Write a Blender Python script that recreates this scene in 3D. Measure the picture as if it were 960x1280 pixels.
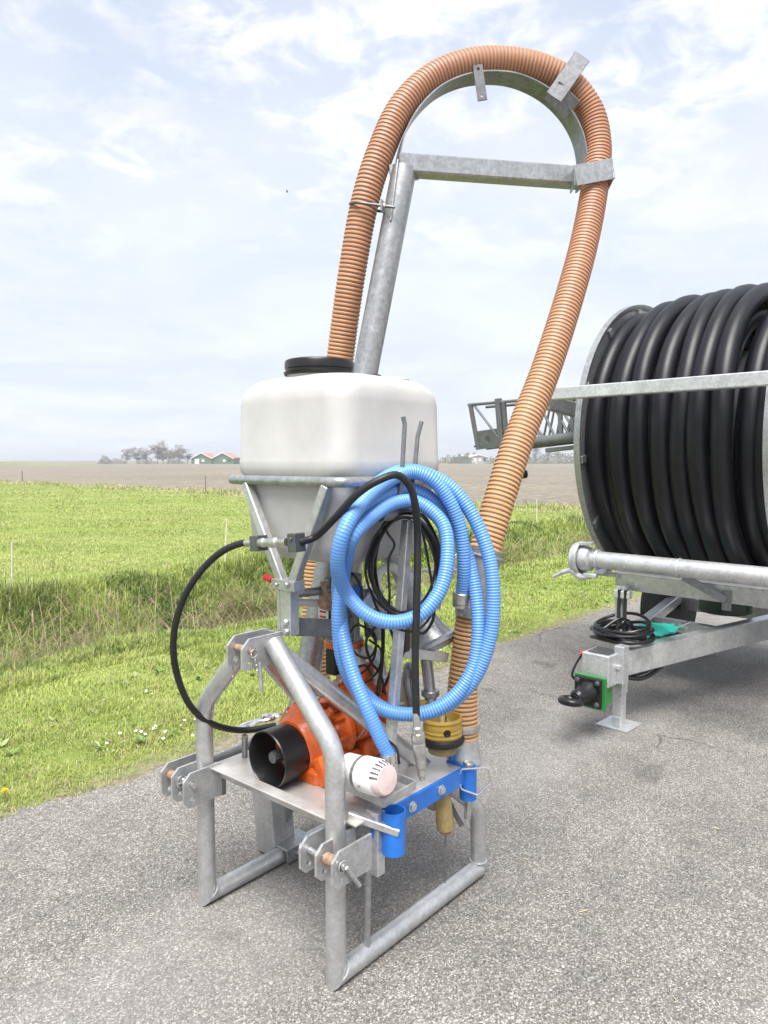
import bpy, bmesh, math, random
import numpy as np
from mathutils import Vector, Matrix

random.seed(7); rng = np.random.default_rng(7)
scn = bpy.context.scene
for o in list(bpy.data.objects): bpy.data.objects.remove(o)
COL = scn.collection
rad = math.radians

# ------------------------------------------------------------------ camera
cam_d = bpy.data.cameras.new('camera'); cam = bpy.data.objects.new('camera', cam_d); COL.objects.link(cam)
cam_d.sensor_fit = 'VERTICAL'; cam_d.sensor_height = 36; cam_d.sensor_width = 27
cam_d.lens = 920 / 1280 * 36; cam_d.clip_start = .05; cam_d.clip_end = 6000
cam.location = (0, 0, 1.6); cam.rotation_euler = (rad(90) - math.atan(65 / 920), 0, 0)
scn.camera = cam

# ------------------------------------------------------------------ sky, sun, exposure
SUN_EL, SUN_AZ = 64.0, 190.0          # azimuth clockwise from +Y: high, from behind the camera
EXPOSURE = 1.25
world = bpy.data.worlds.new('World'); scn.world = world; world.use_nodes = True
nt = world.node_tree; nt.nodes.clear()
def N(t, **kw):
    n = nt.nodes.new(t)
    for k, v in kw.items(): setattr(n, k, v)
    return n
def K(a, b): nt.links.new(a, b)
out = N('ShaderNodeOutputWorld'); bg = N('ShaderNodeBackground'); K(bg.outputs[0], out.inputs[0])
sky = N('ShaderNodeTexSky', sky_type='NISHITA', sun_disc=False, sun_elevation=rad(SUN_EL), sun_rotation=rad(SUN_AZ),
        altitude=0, air_density=1.0, dust_density=2.0, ozone_density=1.5)
tc = N('ShaderNodeTexCoord'); sep = N('ShaderNodeSeparateXYZ'); K(tc.outputs['Generated'], sep.inputs[0])
def M(op, a, b=None, c=None, clamp=False):
    n = N('ShaderNodeMath', operation=op, use_clamp=clamp)
    for i, x in enumerate((a, b, c)):
        if x is None: continue
        if isinstance(x, (int, float)): n.inputs[i].default_value = x
        else: K(x, n.inputs[i])
    return n.outputs[0]
def MR(v, a, b, c=0., d=1., smooth=True):
    n = N('ShaderNodeMapRange'); n.interpolation_type = 'SMOOTHSTEP' if smooth else 'LINEAR'
    K(v, n.inputs['Value'])
    for k, x in zip(('From Min', 'From Max', 'To Min', 'To Max'), (a, b, c, d)): n.inputs[k].default_value = x
    return n.outputs[0]
zc = M('MAXIMUM', sep.outputs[2], 0.0); zz = M('ADD', zc, .16)
comb = N('ShaderNodeCombineXYZ'); K(M('DIVIDE', sep.outputs[0], zz), comb.inputs[0]); K(M('DIVIDE', sep.outputs[1], zz), comb.inputs[1])
def noise(scale, detail, rough, off, dist=0.):
    mp = N('ShaderNodeMapping'); mp.inputs['Location'].default_value = off; K(comb.outputs[0], mp.inputs[0])
    n = N('ShaderNodeTexNoise'); n.inputs['Scale'].default_value = scale; n.inputs['Detail'].default_value = detail
    n.inputs['Roughness'].default_value = rough; n.inputs['Distortion'].default_value = dist; K(mp.outputs[0], n.inputs['Vector'])
    return n.outputs[0]
n_big = noise(.9, 6, .55, (3.1, 1.7, 0)); n_sm = noise(6.5, 9, .60, (7.3, 2.2, 1.0), .35); n_sh = noise(2.4, 7, .58, (11.0, 5.5, 2.0), .3); n_st = noise(1.1, 6, .55, (2.0, 9.5, 3.0), .4)
def CM(f, a, b):
    n = N('ShaderNodeMix', data_type='RGBA'); 
    for k, x in (('Factor', f), ('A', a), ('B', b)):
        if isinstance(x, (int, float)): n.inputs[k].default_value = x
        elif isinstance(x, tuple): n.inputs[k].default_value = (*x, 1)
        else: K(x, n.inputs[k])
    return n.outputs['Result']
cl = M('ADD', M('MULTIPLY', n_big, .35), M('MULTIPLY', n_sm, .65))
puff = M('MULTIPLY', MR(cl, .43, .57, 0., .88), MR(zc, .20, .40, .15, 1.0))        # broken cloud, thinning out towards the horizon
skyb = N('ShaderNodeMix', data_type='RGBA', blend_type='MULTIPLY'); skyb.inputs['Factor'].default_value = 1
K(sky.outputs[0], skyb.inputs['A']); skyb.inputs['B'].default_value = (1.9, 1.5, 1.5, 1)
veilc = CM(MR(n_st, .35, .65), (4.55, 5.0, 5.65), (5.3, 5.65, 5.95))
base_ = CM(MR(zc, .12, .62, .98, .58), skyb.outputs['Result'], veilc)      # thin high veil over the blue
cloudc = CM(MR(n_sh, .40, .66), (6.5, 6.55, 6.6), (5.0, 5.2, 5.6))        # bright tops and greyer undersides
mix = N('ShaderNodeMix', data_type='RGBA'); K(puff, mix.inputs['Factor']); K(base_, mix.inputs['A']); K(cloudc, mix.inputs['B'])
K(mix.outputs['Result'], bg.inputs['Color']); bg.inputs['Strength'].default_value = .075

sl = bpy.data.lights.new('sun', 'SUN'); sun = bpy.data.objects.new('sun', sl); COL.objects.link(sun)
sl.energy = 2.9; sl.angle = rad(34); sl.color = (1, .975, .94)
az = rad(SUN_AZ); el = rad(SUN_EL)
sdir = Vector((math.sin(az) * math.cos(el), math.cos(az) * math.cos(el), math.sin(el)))
sun.rotation_euler = (-sdir).to_track_quat('-Z', 'Y').to_euler()
vs = scn.view_settings; vs.view_transform = 'Standard'; vs.look = 'None'; vs.exposure = EXPOSURE; vs.gamma = 1; vs.use_curve_mapping = False
scn.render.engine = 'CYCLES'

# ------------------------------------------------------------------ materials
MATS = {}
def mat(name, base, rough=.5, metal=0., *a, **kw):
    return mat_(name, base, rough, metal, *a, **kw)
def mat_(name, base, rough=.5, metal=0., var=.0, vscale=8., bump=0., bscale=60., base2=None, coat=0., trans=0., spec=.5, detail=5, sss=0., spangle=0.):
    m = bpy.data.materials.new(name); m.use_nodes = True; t = m.node_tree; b = t.nodes['Principled BSDF']
    b.inputs['Base Color'].default_value = (*base, 1); b.inputs['Roughness'].default_value = rough; b.inputs['Metallic'].default_value = metal
    b.inputs['Coat Weight'].default_value = coat; b.inputs['Specular IOR Level'].default_value = spec
    if sss: b.inputs['Subsurface Weight'].default_value = sss; b.inputs['Subsurface Radius'].default_value = (.16, .155, .14)
    c = t.nodes.new('ShaderNodeTexCoord')
    if var or base2:
        n = t.nodes.new('ShaderNodeTexNoise'); n.inputs['Scale'].default_value = vscale; n.inputs['Detail'].default_value = detail; n.inputs['Roughness'].default_value = .6
        t.links.new(c.outputs['Object'], n.inputs['Vector'])
        r = t.nodes.new('ShaderNodeValToRGB'); t.links.new(n.outputs[0], r.inputs[0])
        b2 = base2 or tuple(x * (1 - var) for x in base); b1 = base if base2 else tuple(min(1, x * (1 + var)) for x in base)
        r.color_ramp.elements[0].color = (*b2, 1); r.color_ramp.elements[1].color = (*b1, 1)
        r.color_ramp.elements[0].position = .32; r.color_ramp.elements[1].position = .68
        src_ = r.outputs[0]
        if spangle:
            vo_ = t.nodes.new('ShaderNodeTexVoronoi'); vo_.inputs['Scale'].default_value = 85; t.links.new(c.outputs['Object'], vo_.inputs['Vector'])
            sc_ = t.nodes.new('ShaderNodeSeparateColor'); t.links.new(vo_.outputs['Color'], sc_.inputs[0]); mr_ = t.nodes.new('ShaderNodeMapRange'); t.links.new(sc_.outputs[0], mr_.inputs[0]); mr_.inputs[3].default_value = 1 - spangle; mr_.inputs[4].default_value = 1 + spangle
            st_ = t.nodes.new('ShaderNodeTexNoise'); st_.inputs['Scale'].default_value = 3.5; st_.inputs['Detail'].default_value = 8; st_.inputs['Roughness'].default_value = .7; mpn = t.nodes.new('ShaderNodeMapping'); mpn.inputs['Scale'].default_value = (1, 1, .35); t.links.new(c.outputs['Object'], mpn.inputs[0]); t.links.new(mpn.outputs[0], st_.inputs['Vector'])
            ms2 = t.nodes.new('ShaderNodeMapRange'); t.links.new(st_.outputs[0], ms2.inputs[0]); ms2.inputs[1].default_value = .3; ms2.inputs[2].default_value = .7; ms2.inputs[3].default_value = .82; ms2.inputs[4].default_value = 1.12
            pm_ = t.nodes.new('ShaderNodeMath'); pm_.operation = 'MULTIPLY'; t.links.new(mr_.outputs[0], pm_.inputs[0]); t.links.new(ms2.outputs[0], pm_.inputs[1])
            vm_ = t.nodes.new('ShaderNodeVectorMath'); vm_.operation = 'SCALE'; t.links.new(src_, vm_.inputs[0]); t.links.new(pm_.outputs[0], vm_.inputs['Scale']); src_ = vm_.outputs[0]
        t.links.new(src_, b.inputs['Base Color'])
        q = t.nodes.new('ShaderNodeMapRange'); t.links.new(n.outputs[0], q.inputs[0])
        q.inputs[3].default_value = max(.05, rough - .08); q.inputs[4].default_value = min(1, rough + .08); t.links.new(q.outputs[0], b.inputs['Roughness'])
    if bump:
        n2 = t.nodes.new('ShaderNodeTexNoise'); n2.inputs['Scale'].default_value = bscale; n2.inputs['Detail'].default_value = 4
        t.links.new(c.outputs['Object'], n2.inputs['Vector'])
        bn = t.nodes.new('ShaderNodeBump'); bn.inputs['Strength'].default_value = bump; bn.inputs['Distance'].default_value = .004
        t.links.new(n2.outputs[0], bn.inputs['Height']); t.links.new(bn.outputs[0], b.inputs['Normal'])
    MATS[name] = m
    return m
GALV = mat('galvanised_steel', (.37, .382, .388), .38, .7, .10, 26, .08, 90, spangle=.13)
GALVF = mat('frame_galvanised_steel', (.50, .508, .51), .38, .62, .08, 26, .06, 90, spangle=.08)
GALVD = mat('weathered_galvanised_steel', (.23, .24, .246), .44, .65, .14, 22, .1, 80, spangle=.12)
GALVB = mat('bright_galvanised_steel', (.50, .512, .52), .35, .65, .10, 22, .06, 80, spangle=.10)
DECK = mat('scuffed_deck_steel', (.68, .67, .65), .42, .45, vscale=6, base2=(.42, .40, .37), bump=.2, bscale=40)
STEEL = mat('plain_steel', (.55, .54, .52), .33, .9, .2, 40)
CHROME = mat('bright_plated_steel', (.72, .72, .71), .22, .95, .08, 40)
RUST = mat('rusty_steel', (.28, .15, .08), .7, .4, vscale=60, base2=(.42, .33, .24))
DARKM = mat('dark_grey_metal', (.11, .115, .12), .42, .5, .2, 30)
ROD = mat('grey_painted_rod', (.17, .18, .185), .45, .3, .15, 40)
BLACK = mat('black_plastic', (.007, .007, .008), .34, 0, .3, 25)
RUBBER = mat('black_rubber', (.009, .009, .0095), .5, 0, .3, 30)
PE = mat('black_polyethylene', (.0036, .0042, .0075), .42, 0, vscale=9, base2=(.0075, .008, .0105), bump=.06, bscale=30, spec=.36)
TANKM = mat('translucent_white_plastic', (.46, .46, .445), .42, 0, .09, 5, .06, 25, spec=.4, sss=.75, spangle=.0)
WHITE = mat('white_plastic', (.74, .74, .72), .38, 0, .05, 20)
PINK = mat('faded_pinkish_plastic', (.62, .50, .48), .5, 0, .1, 20)
ORANGE = mat('orange_enamel', (.80, .15, .018), .4, 0, vscale=13, base2=(.40, .07, .014), bump=.25, bscale=55, coat=.15)
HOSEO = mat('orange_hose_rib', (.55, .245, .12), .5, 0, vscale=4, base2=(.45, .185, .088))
t_ = HOSEO.node_tree; b_ = t_.nodes['Principled BSDF']; lk = b_.inputs['Base Color'].links[0].from_socket       # light glowing through the lower run, painted in as a yellower tint
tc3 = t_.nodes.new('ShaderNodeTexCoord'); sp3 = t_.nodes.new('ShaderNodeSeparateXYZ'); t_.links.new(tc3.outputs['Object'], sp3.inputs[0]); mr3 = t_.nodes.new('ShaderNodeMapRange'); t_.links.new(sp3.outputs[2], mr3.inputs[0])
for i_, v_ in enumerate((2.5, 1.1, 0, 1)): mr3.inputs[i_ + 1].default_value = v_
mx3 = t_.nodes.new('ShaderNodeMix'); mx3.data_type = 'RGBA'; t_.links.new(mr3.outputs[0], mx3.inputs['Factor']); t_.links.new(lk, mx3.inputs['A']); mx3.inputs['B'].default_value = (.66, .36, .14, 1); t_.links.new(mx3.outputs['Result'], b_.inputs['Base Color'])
HOSEG = mat('grey_hose_wall', (.22, .165, .135), .55, 0, .15, 20)
BLUEH = mat('blue_hose', (.082, .235, .59), .34, 0, .10, 6, spec=.5)
BLUEL = mat('pale_blue_hose_groove', (.175, .375, .70), .4, 0, .08, 10)
BLUE = mat('blue_paint', (.018, .15, .55), .36, 0, .12, 18)
YELLOW = mat('yellow_enamel', (.50, .33, .05), .45, 0, vscale=30, base2=(.38, .25, .05))
YELWORN = mat('worn_yellow_grip', (.36, .27, .10), .6, 0, vscale=35, base2=(.20, .15, .07))
BEIGE = mat('beige_filter', (.42, .37, .27), .55, 0, .12, 20)
GREENP = mat('green_paint', (.03, .20, .045), .36, 0, .15, 14)
GREEND = mat('dark_green_paint', (.008, .028, .014), .4, 0, .2, 20)
TEAL = mat('turquoise_plastic', (.04, .55, .45), .5, 0, .1, 20)
RED = mat('red_plastic', (.6, .03, .03), .4)
BOOMG = mat('grey_lattice_steel', (.15, .156, .16), .5, .4, .15, 20)
GALVN = mat('new_galvanised_steel', (.60, .612, .62), .36, .6, .10, 18, .06, 80, spangle=.09)
TYRE = mat('tyre_rubber', (.02, .02, .02), .75, 0, .3, 20)

# ------------------------------------------------------------------ mesh builder
def V3(p): return np.asarray(p, float)
def unit(a): a = V3(a); return a / (np.linalg.norm(a) + 1e-12)
def frame_of(z):
    z = unit(z); a = V3((0, 0, 1)) if abs(z[2]) < .9 else V3((1, 0, 0))
    x = unit(np.cross(a, z)); return x, np.cross(z, x), z
def fillet(pts, r, seg=8):
    pts = [V3(p) for p in pts]; rs = r if isinstance(r, (list, tuple)) else [r] * len(pts); o = [pts[0]]
    for i in range(1, len(pts) - 1):
        a, p, b = pts[i - 1], pts[i], pts[i + 1]; d1 = unit(a - p); d2 = unit(b - p)
        ang = math.acos(max(-1, min(1, float(d1 @ d2))))
        if rs[i] <= 0 or abs(ang - math.pi) < .02: o.append(p); continue
        t = rs[i] / math.tan(ang / 2); t = min(t, .49 * np.linalg.norm(a - p), .49 * np.linalg.norm(b - p)); rr = t * math.tan(ang / 2)
        c = p + unit(d1 + d2) * rr / math.sin(ang / 2); s = p + d1 * t - c; e = p + d2 * t - c
        om = math.pi - ang
        for k in range(seg + 1):
            f = k / seg; o.append(c + (math.sin((1 - f) * om) * s + math.sin(f * om) * e) / math.sin(om))
    o.append(pts[-1]); return o
def spline(pts, k=12, closed=False):
    P = [V3(p) for p in pts]; n = len(P); o = []
    g = (lambda i: P[i % n]) if closed else (lambda i: P[i] if 0 <= i < n else (2 * P[0] - P[1] if i < 0 else 2 * P[-1] - P[-2]))
    for i in range(n if closed else n - 1):
        p0, p1, p2, p3 = g(i - 1), g(i), g(i + 1), g(i + 2)
        t0 = 0; t1 = t0 + max(1e-4, np.linalg.norm(p1 - p0)) ** .5; t2 = t1 + max(1e-4, np.linalg.norm(p2 - p1)) ** .5; t3 = t2 + max(1e-4, np.linalg.norm(p3 - p2)) ** .5
        for j in range(k):
            t = t1 + (t2 - t1) * j / k
            a1 = (t1 - t) / (t1 - t0) * p0 + (t - t0) / (t1 - t0) * p1; a2 = (t2 - t) / (t2 - t1) * p1 + (t - t1) / (t2 - t1) * p2; a3 = (t3 - t) / (t3 - t2) * p2 + (t - t2) / (t3 - t2) * p3
            b1 = (t2 - t) / (t2 - t0) * a1 + (t - t0) / (t2 - t0) * a2; b2 = (t3 - t) / (t3 - t1) * a2 + (t - t1) / (t3 - t1) * a3
            o.append((t2 - t) / (t2 - t1) * b1 + (t - t1) / (t2 - t1) * b2)
    if not closed: o.append(P[-1])
    return o
def resample(pts, step):
    P = np.array(pts); s = np.concatenate([[0], np.cumsum(np.linalg.norm(np.diff(P, axis=0), axis=1))])
    n = max(2, int(s[-1] / step)); q = np.linspace(0, s[-1], n + 1)
    return np.stack([np.interp(q, s, P[:, i]) for i in range(3)], 1)

class MB:
    def __init__(self): self.v = []; self.f = []; self.m = []
    def add(self, vs, fs, mat=0):
        b = len(self.v); self.v.extend(tuple(map(float, x)) for x in vs)
        for i, f in enumerate(fs):
            self.f.append(tuple(b + j for j in f)); self.m.append(mat[i] if isinstance(mat, list) else mat)
        return self
    def rings(self, R, closed=False, caps=True, mat=0):
        n = len(R[0]); vs = [p for r in R for p in r]; fs = []; ms = []; k = len(R)
        for i in range(k if closed else k - 1):
            a = i * n; b = ((i + 1) % k) * n; mm = mat(i) if callable(mat) else mat
            for j in range(n): fs.append((a + j, a + (j + 1) % n, b + (j + 1) % n, b + j)); ms.append(mm)
        if caps and not closed:
            fs.append(tuple(range(n))[::-1]); ms.append(mat(0) if callable(mat) else mat)
            fs.append(tuple((k - 1) * n + j for j in range(n))); ms.append(mat(k - 2) if callable(mat) else mat)
        return self.add(vs, fs, ms)
    def sweep(self, path, radii, n=14, closed=False, caps=True, mat=0, cut0=None, cut1=None):
        P = [V3(p) for p in path]; k = len(P)
        T = []
        for i in range(k):
            if closed: t = unit(unit(P[(i + 1) % k] - P[i]) + unit(P[i] - P[i - 1]))
            elif i == 0: t = unit(P[1] - P[0])
            elif i == k - 1: t = unit(P[-1] - P[-2])
            else: t = unit(unit(P[i + 1] - P[i]) + unit(P[i] - P[i - 1]))
            T.append(t)
        x, y, _ = frame_of(T[0]); R = []
        for i in range(k):
            if i:
                x = x - T[i] * (x @ T[i]); x = unit(x); y = np.cross(T[i], x)
            r = radii[i] if hasattr(radii, '__len__') else radii
            mit = 1.
            R.append([P[i] + r * (math.cos(a) * x + math.sin(a) * y) for a in (2 * math.pi * j / n for j in range(n))])
        for c, i, t in ((cut0, 0, T[0]), (cut1, -1, T[-1])):
            if c is not None:
                q, nn = V3(c[0]), V3(c[1]); R[i] = [p + t * (((q - p) @ nn) / (t @ nn)) for p in R[i]]
        return self.rings(R, closed, caps, mat)
    tube = sweep
    def pipe(self, p, q, r, r_in, n=20, mat=0, mat_in=0):
        x, y, z = frame_of(V3(q) - V3(p)); p = V3(p); q = V3(q)
        cs = [(math.cos(2 * math.pi * j / n), math.sin(2 * math.pi * j / n)) for j in range(n)]
        def rg(c, r): return [c + r * (a * x + b * y) for a, b in cs]
        R = [rg(p, r), rg(q, r), rg(q, r_in), rg(p, r_in)]
        return self.rings(R, True, False, lambda i: mat_in if i == 2 else mat)
    def lathe(self, prof, o, axis, n=28, mat=0, caps=True):
        x, y, z = frame_of(axis); o = V3(o)
        R = [[o + z * h + r * (math.cos(a) * x + math.sin(a) * y) for a in (2 * math.pi * j / n for j in range(n))] for r, h in prof]
        return self.rings(R, False, caps, mat)
    def box(self, c, size, ax=None, ay=None, bev=.002, mat=0):
        c = V3(c); ax = unit(ax) if ax is not None else V3((1, 0, 0))
        if ay is None: ay = V3((0, 1, 0)) if abs(ax[1]) < .9 else V3((-1, 0, 0))
        az = unit(np.cross(ax, ay)); ay = np.cross(az, ax)
        h = [s / 2 for s in size]; k = min(bev, min(h) * .45); vs = []; idx = {}
        for sx in (-1, 1):
            for sy in (-1, 1):
                for sz in (-1, 1):
                    for a in range(3):
                        e = [h[i] - (0 if i == a else k) for i in range(3)]
                        idx[sx, sy, sz, a] = len(vs); vs.append(c + ax * sx * e[0] + ay * sy * e[1] + az * sz * e[2])
        fs = []; S = (-1, 1)
        for a in range(3):
            b, d = (a + 1) % 3, (a + 2) % 3
            def key(sa, sb, sd, w):
                s = [0, 0, 0]; s[a] = sa; s[b] = sb; s[d] = sd; return idx[s[0], s[1], s[2], w]
            for sa in S:
                q = [key(sa, -1, -1, a), key(sa, 1, -1, a), key(sa, 1, 1, a), key(sa, -1, 1, a)]; fs.append(q if sa > 0 else q[::-1])
            for sb in S:
                for sd in S:   # edge along a
                    q = [key(-1, sb, sd, b), key(1, sb, sd, b), key(1, sb, sd, d), key(-1, sb, sd, d)]
                    fs.append(q if sb * sd > 0 else q[::-1])
        for sx in S:
            for sy in S:
                for sz in S:
                    q = [idx[sx, sy, sz, 0], idx[sx, sy, sz, 1], idx[sx, sy, sz, 2]]; fs.append(q if sx * sy * sz > 0 else q[::-1])
        return self.add(vs, fs, mat)
    def beam(self, p, q, w, h, up=(0, 0, 1), bev=.003, mat=0):
        p = V3(p); q = V3(q); ax = unit(q - p); ay = np.cross(V3(up), ax)
        return self.box((p + q) / 2, (np.linalg.norm(q - p), w, h), ax, unit(ay), bev, mat)
    def plate(self, poly, o, ax, ay, th, holes=(), mat=0):
        """extruded outline (2-D points in metres along ax, ay), drilled"""
        o = V3(o); ax = unit(ax); ay = V3(ay); ay = unit(ay - ax * (ay @ ax)); az = np.cross(ax, ay)
        bm = bmesh.new(); loops = [list(poly)] + [[(hx + hr * math.cos(t), hy + hr * math.sin(t)) for t in (2 * math.pi * j / 14 for j in range(14))] for hx, hy, hr in holes]
        es = []; L = []
        for lp in loops:
            vv = [bm.verts.new((x, y, 0)) for x, y in lp]; L.append(vv)
            for i in range(len(vv)): es.append(bm.edges.new((vv[i], vv[(i + 1) % len(vv)])))
        bmesh.ops.triangle_fill(bm, edges=es, use_beauty=True, normal=(0, 0, 1)); bm.verts.index_update()
        pts = [v.co for v in bm.verts]; n = len(pts); W = [o + ax * p.x + ay * p.y for p in pts]
        vs = [w + az * th / 2 for w in W] + [w - az * th / 2 for w in W]
        fs = []
        for f in bm.faces:
            i = [v.index for v in f.verts]; fs.append(tuple(i) if f.normal.z >= 0 else tuple(i[::-1])); fs.append(tuple(n + j for j in (i[::-1] if f.normal.z >= 0 else i)))
        for li, vv in enumerate(L):
            ids = [v.index for v in vv]; m_ = len(ids)
            for i in range(m_):
                a, b = ids[i], ids[(i + 1) % m_]; fs.append((a, n + a, n + b, b) if li == 0 else (b, n + b, n + a, a))
        bm.free(); return self.add(vs, fs, mat)
    def bolt(self, o, axis, s=.008, mat=0):
        x, y, z = frame_of(axis); o = V3(o)
        self.lathe([(s * 1.25, 0), (s * 1.25, s * .22)], o, z, 14, mat)
        R = [[o + z * h + r * (math.cos(a) * x + math.sin(a) * y) for a in (math.pi / 3 * j + .3 for j in range(6))] for r, h in ((s, s * .2), (s, s * .75), (s * .85, s * .9))]
        return self.rings(R, False, True, mat)
    def torus(self, o, axis, R, r, n=20, m=8, mat=0, sx=1., sy=1., xdir=None):
        x, y, z = frame_of(axis); o = V3(o)
        if xdir is not None: x = unit(V3(xdir) - z * (V3(xdir) @ z)); y = np.cross(z, x)
        return self.sweep([o + R * (sx * math.cos(a) * x + sy * math.sin(a) * y) for a in (2 * math.pi * j / n for j in range(n))], r, m, True, False, mat)
    def corr(self, path, r, pitch, pat, n=20, ends=True):
        """ribbed hose: pat = list of (fraction of pitch, radius factor, material of the band that follows)"""
        P = resample(path, pitch); k = len(P) - 1; pts = []; rr = []; ms = []
        for i in range(k):
            for fr, rf, m_ in pat: pts.append(P[i] + (P[i + 1] - P[i]) * fr); rr.append(r * rf); ms.append(m_)
        pts.append(P[-1]); rr.append(r * pat[0][1]); ms.append(0)
        T = np.gradient(np.array(pts), axis=0); 
        x, y, _ = frame_of(T[0]); R = []
        cs = [(math.cos(2 * math.pi * j / n), math.sin(2 * math.pi * j / n)) for j in range(n)]
        for i in range(len(pts)):
            t = unit(T[max(0, i - 3):i + 4].mean(0)); x = unit(x - t * (x @ t)); y = np.cross(t, x)
            R.append([pts[i] + rr[i] * (a * x + b * y) for a, b in cs])
        return self.rings(R, False, ends, lambda i: ms[i])
    def mesh(self, name, mats, smooth=35):
        me = bpy.data.meshes.new(name); me.from_pydata(self.v, [], self.f)
        for m_ in (mats if isinstance(mats, (list, tuple)) else [mats]): me.materials.append(m_)
        me.polygons.foreach_set('material_index', self.m)
        if smooth:
            me.polygons.foreach_set('use_smooth', [True] * len(me.polygons)); me.update(); me.set_sharp_from_angle(angle=rad(smooth))
        me.update(); return me
    def build(self, name, mats, parent=None, smooth=35, label=None):
        o = bpy.data.objects.new(name, self.mesh(name, mats, smooth)); COL.objects.link(o)
        if parent is not None: o.parent = parent
        if label: o['label'] = label
        return o
def tag(o, label=None, cat=None, group=None, kind=None):
    for k, v in (('label', label), ('category', cat), ('group', group), ('kind', kind)):
        if v: o[k] = v
    return o
def thing(name, label, cat, loc=(0, 0, 0), rz=0, group=None):
    o = bpy.data.objects.new(name, None); COL.objects.link(o); o.location = loc; o.rotation_euler = (0, 0, rz); o.empty_display_size = .1
    return tag(o, label, cat, group)
def rrect(w, h, r, k=4):
    o = []
    for cx, cy, a0 in ((w / 2 - r, h / 2 - r, 0), (-w / 2 + r, h / 2 - r, 90), (-w / 2 + r, -h / 2 + r, 180), (w / 2 - r, -h / 2 + r, 270)):
        for j in range(k + 1):
            a = rad(a0 + 90 * j / k); o.append((cx + r * math.cos(a), cy + r * math.sin(a)))
    return o

# ------------------------------------------------------------------ ground
RA = rad(48.7); RX = np.array((math.cos(RA), math.sin(RA))); RN = np.array((-math.sin(RA), math.cos(RA)))
def rn(r, n): return RX * r + RN * n
EDGE = 3.33
def hn(r, n):   # slow waviness
    return .04 * np.sin(r * .9 + n * .7) + .03 * np.sin(r * 2.3 - n * 1.1 + 1)
def ditch_z(r, n):
    r = np.asarray(r, float); n = np.asarray(n, float)
    z = np.full(n.shape, -.012)
    lo = 5.45 + .12 * np.sin(r * .8) + .07 * np.sin(r * 2.1 + 1); hi = 9.3 + .18 * np.sin(r * .55 + 2) + .1 * np.sin(r * 1.7)
    f1 = np.clip((n - lo) / 1.25, 0, 1); f2 = np.clip((hi - n) / 1.9, 0, 1)
    s = lambda f: f * f * (3 - 2 * f)
    dep = np.minimum(s(f1), s(f2))
    z = z + .05 * np.clip((n - EDGE) / .5, 0, 1) * np.clip((12 - n) / 3, 0, 1) + hn(r, n) * .6 * np.clip((n - EDGE - .2) / 1., 0, 1) * np.clip((40 - n) / 30, 0, 1)
    return z - 1.0 * dep
def nodes_mat(name):
    m = bpy.data.materials.new(name); m.use_nodes = True; t = m.node_tree; return m, t, t.nodes['Principled BSDF']
class NG:
    """small helper to write node graphs"""
    def __init__(s, t): s.t = t; s.c = t.nodes.new('ShaderNodeTexCoord').outputs['Object']
    def n(s, ty, **kw):
        x = s.t.nodes.new(ty)
        for k, v in kw.items(): setattr(x, k, v)
        return x
    def l(s, a, b): s.t.links.new(a, b)
    def noise(s, sc, det=5, ro=.6, dist=0, vec=None):
        x = s.n('ShaderNodeTexNoise'); x.inputs['Scale'].default_value = sc; x.inputs['Detail'].default_value = det; x.inputs['Roughness'].default_value = ro; x.inputs['Distortion'].default_value = dist
        s.l(vec or s.c, x.inputs['Vector']); return x.outputs[0]
    def vor(s, sc, out='Color', feat='F1', vec=None):
        x = s.n('ShaderNodeTexVoronoi', feature=feat); x.inputs['Scale'].default_value = sc; s.l(vec or s.c, x.inputs['Vector']); return x.outputs[out]
    def ramp(s, v, stops):
        x = s.n('ShaderNodeValToRGB'); s.l(v, x.inputs[0]); e = x.color_ramp.elements
        while len(e) < len(stops): e.new(.5)
        for q, (p, c) in zip(e, stops): q.position = p; q.color = (*c, 1) if len(c) == 3 else c
        return x.outputs[0]
    def math(s, op, a, b=0.):
        x = s.n('ShaderNodeMath', operation=op)
        for i, y in enumerate((a, b)):
            if isinstance(y, (int, float)): x.inputs[i].default_value = y
            else: s.l(y, x.inputs[i])
        return x.outputs[0]
    def mr(s, v, a, b, c=0., d=1.):
        x = s.n('ShaderNodeMapRange', interpolation_type='SMOOTHSTEP'); s.l(v, x.inputs[0])
        for i, y in enumerate((a, b, c, d)): x.inputs[i + 1].default_value = y
        return x.outputs[0]
    def mix(s, f, a, b, mode='MIX'):
        x = s.n('ShaderNodeMix', data_type='RGBA', blend_type=mode)
        for k, y in (('Factor', f), ('A', a), ('B', b)):
            if isinstance(y, (int, float)): x.inputs[k].default_value = y
            elif isinstance(y, tuple): x.inputs[k].default_value = (*y, 1)
            else: s.l(y, x.inputs[k])
        return x.outputs['Result']
    def bump(s, h, b, strength=.5, dist=.01):
        x = s.n('ShaderNodeBump'); x.inputs['Strength'].default_value = strength; x.inputs['Distance'].default_value = dist; s.l(h, x.inputs['Height']); s.l(x.outputs[0], b.inputs['Normal'])

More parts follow.
